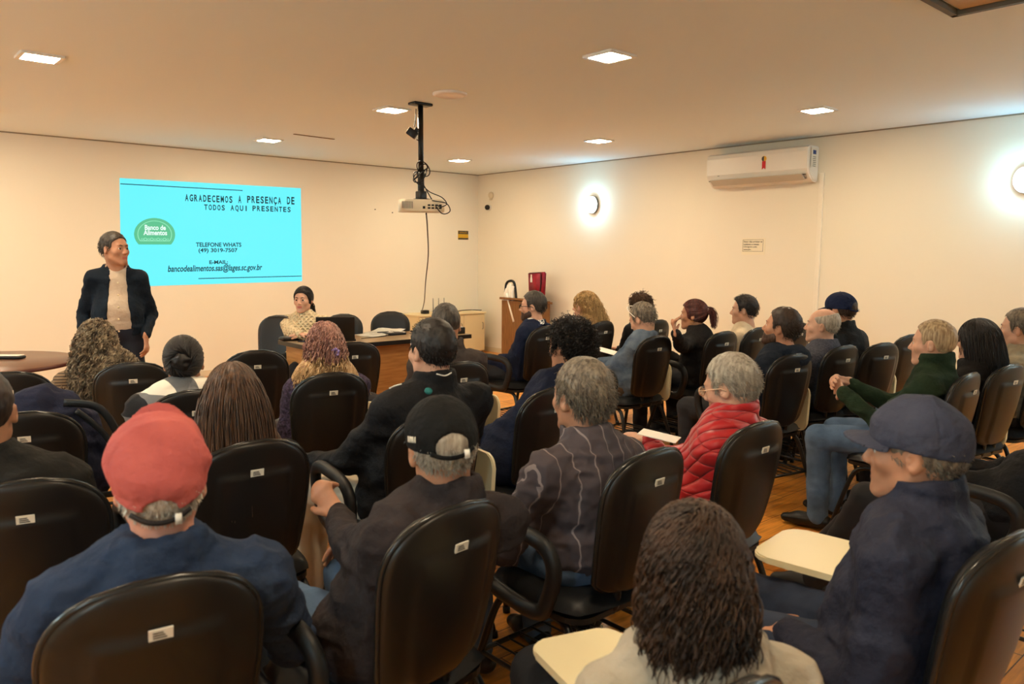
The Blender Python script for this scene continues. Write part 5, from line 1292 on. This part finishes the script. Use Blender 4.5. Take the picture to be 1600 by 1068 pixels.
# ================================================================ PEOPLE
person('person standing by the slide in dark suit jacket over an open-necked beige shirt', (176, 361), 5.55, 205, 250, 'tan', 'short', 'greydark', ('suit', fab('suit_dark', (22, 32, 44), (16, 24, 34), .75)),
       'lapel', fab('beige_shirt', (196, 178, 158), (184, 164, 144)), legs=mat('trouser_navy', (22, 28, 42), .85), bulk=.96, belly=1.15, sw=.175, near=1, stand=True, arm_r=.9, pitch=2,
       hands={'L': (-.18, .10, .90), 'R': (.22, .0, .84), 'pL': (-.3, -1, 0), 'pR': (.3, -1, 0), 'dL': (-.05, .1, -1), 'dR': (.0, .1, -1), 'nL': (.8, -.2, 0), 'nR': (-.8, -.2, 0)}, hairopt={'th': .006, 'len': .9}, female=False)
person('person at the desk in cream cable-knit jumper with dark hair tied back', (474, 446), 7.0, 172, 172, 'fair', 'ponytail', 'black', ('sweater', cable_knit('cream_knit')), 'crew', white_s, bulk=1.0, sw=.215, female=True, near=1,
       hands={'L': (-.14, .27, .79), 'R': (-.17, .34, .80), 'pL': (-.8, -.2, -.3), 'pR': (.8, -.2, -.3), 'dL': (1, .2, 0), 'dR': (-1, .2, 0), 'nL': (0, 0, -1), 'nR': (0, 0, -1)}, hairopt={'tie': A(0, -.115, -.02), 'L': .2})
person('person with long curly grey-brown hair in fine checked beige coat', (150, 499), 4.3, 20, 12, 'fair', 'curlylong', 'curlgrey', ('coat', stripes('fine_check', (128, 104, 78), (70, 54, 40), .016, .4, 2)), 'stand', ck='grey_curls', bulk=1.0, female=True, near=1, fwd=.05,
       hands={'L': (-.3, .12, .70), 'R': (.1, .25, .62)}, hairopt={'L': .36, 'freq': 130, 'curl': .011})
person('person in black, grey and white checked coat with black hair in a bun', (285, 522), 3.6, 20, 19, 'tan', 'bun', 'black', ('coat', plaid('plaid_coat')), 'hood', ck='plaid', female=True, near=1, bulk=1.16, puff=.015, sw=.2, fwd=.08)
person('person with long straight brown hair in a black top', (362, 563), 2.7, 30, 22, 'fair', 'long', 'brown', ('sweater', fab('black_top', (22, 22, 24))), 'crew', ck='long_hair', female=True, near=1, bulk=.95, sw=.18, fwd=.02, hairopt={'L': .30})
person('person at the left edge in dark charcoal jacket with close-cropped hair', (-36, 572), 2.2, 25, 24, 'tan', 'buzz', 'dark', ('jacket', fab('charcoal', (34, 32, 30), (26, 25, 24), .8)), 'stand', ck='left_man', near=1, bulk=1.2, sw=.215)
red_cap = fab('faded_red', (186, 96, 90), (170, 84, 80), .9)
person('person in faded red cap and blue polo shirt in the nearest row', (246, 664), 1.55, 28, 24, 'pink', 'cap', 'white', ('shirt', fab('polo_blue', (46, 58, 80), (38, 48, 68), .9)), 'fold', ck='red_cap', near=2, bulk=1.12, sw=.215, pitch=10, fwd=.0, legs=JD,
       hands={'L': (-.32, .2, .66), 'R': (.30, .26, .66)},
       extras=(('cap', red_cap, {'tilt': 2, 'brim': 52, 'bl': 1.35, 'crease': .009, 'cs': 12, 'h': .104, 'hole': True, 'hs': .75, 'strap': mat('strap_dark', (30, 24, 24), .6), 'strapz': -.012}),))
person('person with pink-tinted half-up hair and purple knitted jumper', (507, 501), 4.2, 30, 21, 'fair', 'halfup', 'pink', ('sweater', knit('purple_knit', (74, 62, 88), (34, 28, 44), 70)), 'crew', ck='pink', female=True, near=1, fwd=.08, bulk=1.02,
       hairopt={'L': .25, 'curl': .005, 'ends': 'pinkends', 'endz': -.05}, extras=(('hairclip', A(.03, -.125, -.01), mat('clip_purple', (150, 130, 190), .4)),))
person('person in black jacket with white piping and a round teal emblem on the back', (676, 497), 3.4, 34, 42, 'fair', 'quiff', 'black', ('jacket', black_j), 'stand', ck='teal', near=1, bulk=1.24, belly=1.08, sw=.215, fwd=.08, legs=mat('trouser_light', (196, 182, 160), .9), hairopt={'th': .012, 'len': .35},
       hands={'L': (-.3, .28, .66), 'R': (.2, .26, .64)},
       knees={'L': (A(-.24, .38, .52), A(-.24, .40, .10))},
       extras=(disc_on(672, 604, .015, mat('teal_badge', (24, 100, 98), .7), 'back_emblem'), line_on([(602, 580), (612, 583), (624, 590)], .003, white_line, 'piping'), line_on([(685, 586), (700, 584), (708, 579)], .003, white_line, 'piping')))
person('person with buzz cut and brown-grey jacket just in front of the desk', (695, 473), 4.8, 30, 15, 'tan', 'buzz', 'greydark', ('jacket', fab('brown_grey', (70, 62, 58), (58, 50, 48))), 'stand', ck='buzz', near=1, bulk=1.12, sw=.20, pitch=-14, fwd=.1, legs=TD,
       knees={'L': (A(-.34, .33, .66), A(-.05, .42, .40))})
person('person in plain black cap and dark brown jacket in the second nearest row', (684, 619), 2.05, 40, 20, 'tan', 'cap', 'grey', ('jacket', fab('dark_brown_jacket', (52, 45, 45), (40, 35, 36), .85)), 'stand', ck='black_cap', near=2, bulk=1.12, sw=.19, pitch=-2, roll=-5, legs=JE, fwd=.02,
       hands={'L': ('px', 510, 790, 2.32), 'R': (.12, .3, .64), 'pL': (-.5, -.2, -1), 'dL': (-.15, .7, .5), 'nL': (.7, 0, -.5)}, curl=(1.5, .6),
       extras=(('cap', fab('black_cap', (24, 24, 24), (20, 20, 20), .8), {'tilt': -4, 'brim': -10, 'crease': .001, 'h': .100, 'logo': (M['label'], [(-118, .038, -118, .052), (-114, .038, -112, .052), (-109, .038, -109, .052), (-104, .038, -106, .052), (-100, .038, -100, .052)], .0018)}),))
person('person in navy suit with glasses and trimmed beard, seated sideways', (834, 454), 5.9, 60, 82, 'fair', 'short', 'greydark', ('suit', fab('navy_suit', (26, 34, 58), (20, 28, 48), .75)), 'lapel', white_s, ck='suit', near=1, bulk=1.08, sw=.2, hairopt={'th': .009, 'len': .8}, fwd=.06,
       extras=(('beard', 'beard'), ('glasses', M['black_rubber'], 1.3)))
person('person with long wavy blonde hair and black jacket', (916, 455), 6.3, 62, 96, 'fair', 'curlylong', 'blonde', ('jacket', black_j), 'stand', ck='blonde', near=1, female=True, hairopt={'L': .26, 'curl': .008, 'freq': 80, 'back': .2}, bulk=.95)
person('person with dark curly hair and navy coat, leaning over', (893, 497), 3.7, 46, 48, 'tan', 'curlyshort', 'black', ('coat', fab('navy_coat', (24, 30, 50), (18, 24, 40), .8)), 'stand', ck='curly_navy', near=1, bulk=1.12, sw=.2, fwd=.12, hairopt={'th': .016, 'len': .9}, legs=MATS['trouser_navy'])
person('person in washed denim jacket looking down, sunglasses on the head', (996, 473), 5.4, 48, 50, 'fair', 'short', 'saltpep', ('jacket', fab('denim', (98, 110, 124), (66, 80, 98), .9)), 'fold', ck='denim', near=1, bulk=1.06, pitch=-24, fwd=.14, legs=mat('trouser_brown', (84, 66, 46), .9),
       hands={'L': (-.1, .36, .66), 'R': (.1, .38, .66)}, extras=(('headglasses',),))
person('person with curly dark blond top hair in black, behind the denim jacket', (999, 457), 5.9, 42, 32, 'fair', 'curlytop', 'brown', ('jacket', black_j), 'crew', ck='hidden_curl', near=0, pitch=-10, fwd=.08)
person('person with reddish ponytail in dark coat holding the chin', (1086, 466), 5.5, 50, 68, 'tan', 'ponytail', 'red', ('coat', fab('dark_coat', (34, 31, 30), (26, 24, 24), .8)), 'stand', ck='ponytail', near=1, female=True, fwd=.06, bulk=1.05,
       hands={'L': ('px', 1054, 520, 5.32), 'R': (.0, .25, .72), 'pL': (-.2, -.2, -1), 'pR': (.4, .3, -1), 'dL': (.15, .35, .9), 'nL': (.2, -.8, .2)}, curl=(1.3, .6), hairopt={'tie': A(0, -.112, .05), 'L': .12}, extras=(('earring',),))
person('person with wavy dark grey hair in brown shirt with thin stripes', (912, 559), 2.6, 38, 37, 'tan', 'short', 'saltpep', ('shirt', stripes('pinstripe', (66, 58, 62), (126, 114, 112), .052, .07)), 'fold', ck='striped', near=2, bulk=1.06, sw=.2, legs=JE, fwd=.05, hairopt={'th': .015, 'len': 1.1},
       hands={'L': (-.22, .3, .64), 'R': (.28, .36, .66)})
clear = mat('clear_frame', (206, 170, 140), .3)
person('person in red quilted puffer jacket with short grey hair and pale glasses', (1134, 551), 3.1, 48, 52, 'fair', 'short', 'grey', ('puffer', quilt('red_puffer', (176, 26, 30))), 'high', ck='red_puffer', near=2, bulk=1.0, puff=.02, pitch=-14, fwd=.12, hairopt={'th': .008, 'len': .8}, legs=TD,
       hands={'L': ('px', 1015, 690, 3.05), 'R': (.02, .42, .66), 'pL': (-.4, -.5, -1), 'dL': (0, 1, .1), 'nL': (0, 0, -1)}, extras=(('glasses', clear, 1.3),))
person('young person with black quiff in fitted cream long-sleeved top', (1165, 460), 5.5, 55, 69, 'fair', 'quiff', 'black', ('sweater', fab('cream_top', (214, 196, 168), (196, 178, 150))), 'crew', ck='young', near=1, bulk=.92, fwd=.06, hairopt={'th': .008, 'len': .6})
person('bearded person with dark combed-back hair in dark hoodie', (1230, 480), 4.75, 40, 56, 'tan', 'short', 'dark', ('hoodie', fab('navy_hoodie', (28, 34, 44), (20, 26, 36))), 'hood', ck='navy_hood', near=1, bulk=1.15, sw=.205, pitch=10, hairopt={'th': .013}, extras=(('beard', 'beard'),), fwd=-.02)
person('bald person with moustache in grey-blue jumper and dark collar', (1290, 479), 4.9, 42, 64, 'fair', 'bald', 'grey', ('sweater', knit('greyblue_knit', (78, 80, 92), (56, 58, 70), 90)), 'fold', None, ck='bald', near=1, bulk=1.08, pitch=4, extras=(('moustache', 'grey'),))
person('person in navy baseball cap and black jacket near the wall conduit', (1316, 456), 5.3, 36, 40, 'tan', 'cap', 'dark', ('jacket', black_j), 'stand', ck='navy_cap', near=1, bulk=1.1, sw=.205, fwd=.04, extras=(('cap', fab('navy_cap', (28, 36, 62), (22, 30, 52), .85), {'tilt': -6, 'brim': -8, 'h': .10}),))
person('person with short sandy-grey hair in dark green fleece and blue jeans', (1462, 498), 3.9, 48, 52, 'fair', 'buzz', 'sandy', ('jacket', fab('green_fleece', (38, 52, 36), (28, 40, 28), .95)), 'high', ck='green', near=1, bulk=1.12, sw=.2, fwd=.02, hairopt={'th': .004, 'len': .45}, legs=JE,
       hands={'L': (-.12, .29, .78), 'R': (.03, .31, .81), 'dL': (.75, .5, .1), 'dR': (-.75, .5, .1), 'nL': (.3, -.8, -.3), 'nR': (-.3, -.8, -.2)}, curl=(1.0, 1.0))
person('person with black chin-length bob in plain black top', (1532, 497), 4.1, 40, 32, 'fair', 'bob', 'black', ('sweater', fab('black_knit', (26, 24, 24), (20, 18, 18))), 'cowl', ck='bob', near=1, female=True, bulk=1.05, fwd=.04, hairopt={'L': .15})
person('person at the right edge with short grey hair and pale patterned shirt', (1597, 481), 4.3, 45, 50, 'fair', 'short', 'saltpep', ('shirt', fab('pale_shirt', (150, 140, 120), (126, 116, 98))), 'fold', ck='right_edge', near=1, bulk=1.05)
person('person in dark trousers outside the right edge whose black sneakers reach in', (1740, 560), 3.2, 45, 45, 'tan', 'short', 'dark', ('jacket', black_j), 'stand', ck='legs_man', near=0, shoes=MATS['sneaker_black'],
       knees={'L': (A(-.12, .42, .52), A(-.10, .62, .14)), 'R': (A(.12, .42, .52), A(.10, .74, .13))})
person('person in washed grey-navy cap and quilted navy jacket at lower right', (1442, 622), 1.9, 45, 56, 'tan', 'cap', 'saltpep', ('jacket', fab('navy_quilted', (44, 46, 60), (34, 36, 50), .7)), 'high', None, ck='grey_cap', near=2, bulk=1.16, puff=.008, sw=.21, pitch=0, legs=JD, fwd=.05,
       hands={'L': ('px', 1225, 985, 1.80), 'R': ('px', 1275, 965, 1.95), 'pL': (-.4, -.5, -1), 'dL': (.3, .9, -.2), 'nL': (0, 0, -1)},
       extras=(('cap', fab('washed_navy', (66, 68, 82), (54, 57, 72), .9), {'tilt': 0, 'brim': 2, 'h': .105, 'hole': False, 'crease': .003, 'bl': 1.05, 'logo': (M['label'], [(8, .055, 22, .062), (12, .07, 20, .075), (8, .055, 12, .078)], .003)}),))
person('person seen from behind with brown wavy hair and light grey hoodie, nearest of all', (1088, 786), 1.28, 14, -4, 'fair', 'mullet', 'brown2', ('hoodie', fab('grey_hoodie', (168, 158, 142), (150, 140, 124))), 'hood', near=2, female=True, bulk=1.0, sw=.19, fwd=.0, hands={'L': (-.02, .26, .58), 'R': (.05, .28, .58)}, hairopt={'L': .13, 'curl': .006, 'freq': 90, 'th': .008})

# ================================================================ LOOSE ITEMS
# navy backpack on the chair at left
bx_, by_, brz = chairs['bag']; t = empty('backpack', (bx_, by_, .0), brz); tag(t, 'navy backpack with dangling black straps on the chair by the round table', 'backpack')
s = Sdf(); s.ell((.05, -.05, .72), (.20, .13, .27), k=.05).ell((.07, .04, .66), (.17, .10, .18), k=.05).ell((.06, -.04, .62), (.21, .14, .16), k=.05)
V, Q = s.mesh(.009); V = cloth(V, Q, .012, 9, 3, 2); ob('bag_body', np_mesh('bag_body', V, Q, (fab('bag_navy', (34, 36, 54), (26, 28, 42), .8),)), None, t)
b = bmesh.new(); tube(b, catmull([(.12, -.14, .93), (.24, -.16, .90), (.31, -.17, .76), (.36, -.17, .62), (.30, -.14, .56), (.22, -.12, .55)], 6), .015, 8, flat=.35)
tube(b, catmull([(.16, -.16, .90), (.25, -.17, .80), (.31, -.17, .66), (.32, -.16, .58)], 6), .012, 8, flat=.5); ob('strap', b, M['black_vinyl'], t)
b = bmesh.new(); tube(b, catmull([(-.1, -.17, .86), (.05, -.185, .80), (.16, -.17, .66), (.2, -.15, .52)], 6), .004, 6); ob('zip', b, M['black_metal'], t)
# white sheet on the denim person's lap, phone of the young ones
def sheet(px, py, D, rz, lab, w_=.21, l_=.297, tilt=20):
    p = at_depth(px, py, D); b = bmesh.new(); box(b, (-w_/2, -l_/2, 0), (w_/2, l_/2, .003), Matrix.Rotation(R(tilt), 4, 'X')); o = ob('paper_sheet', b, M['paper'], None, False); o.location = p; o.rotation_euler = (0, 0, face(rz)); tag(o, lab, 'paper', None)
sheet(951, 549, 5.7, 58, 'white sheet held on the lap of the person in denim jacket', .15, .21, 10)
sheet(1030, 681, 2.93, 66, 'white sheet on the lap of the person in the red quilted jacket', .10, .15, 8)
p = on_z(912, 982, 0); b = bmesh.new(); pts = rrect(.09, .15, .02, 3); prism(b, pts, 0, .006, 2); o = ob('candy_wrapper', b, mat('foil', (210, 200, 170), .25, .8, bump=(40, 1, .02)), None, False); o.location = p; o.rotation_euler = (0, 0, .6); tag(o, 'crumpled shiny wrapper on the floor below the striped shirt chair', 'wrapper')
p = on_z(826, 1021, 0); b = bmesh.new(); tube(b, catmull([(-.05, 0, .004), (0, .012, .004), (.03, -.004, .004), (.05, -.02, .004)], 5), .003, 6); o = ob('wire_piece', b, cab); o.location = p; o.rotation_euler = (0, 0, -YAW); tag(o, 'short dark bent wire lying on the floor near the chair legs', 'wire')
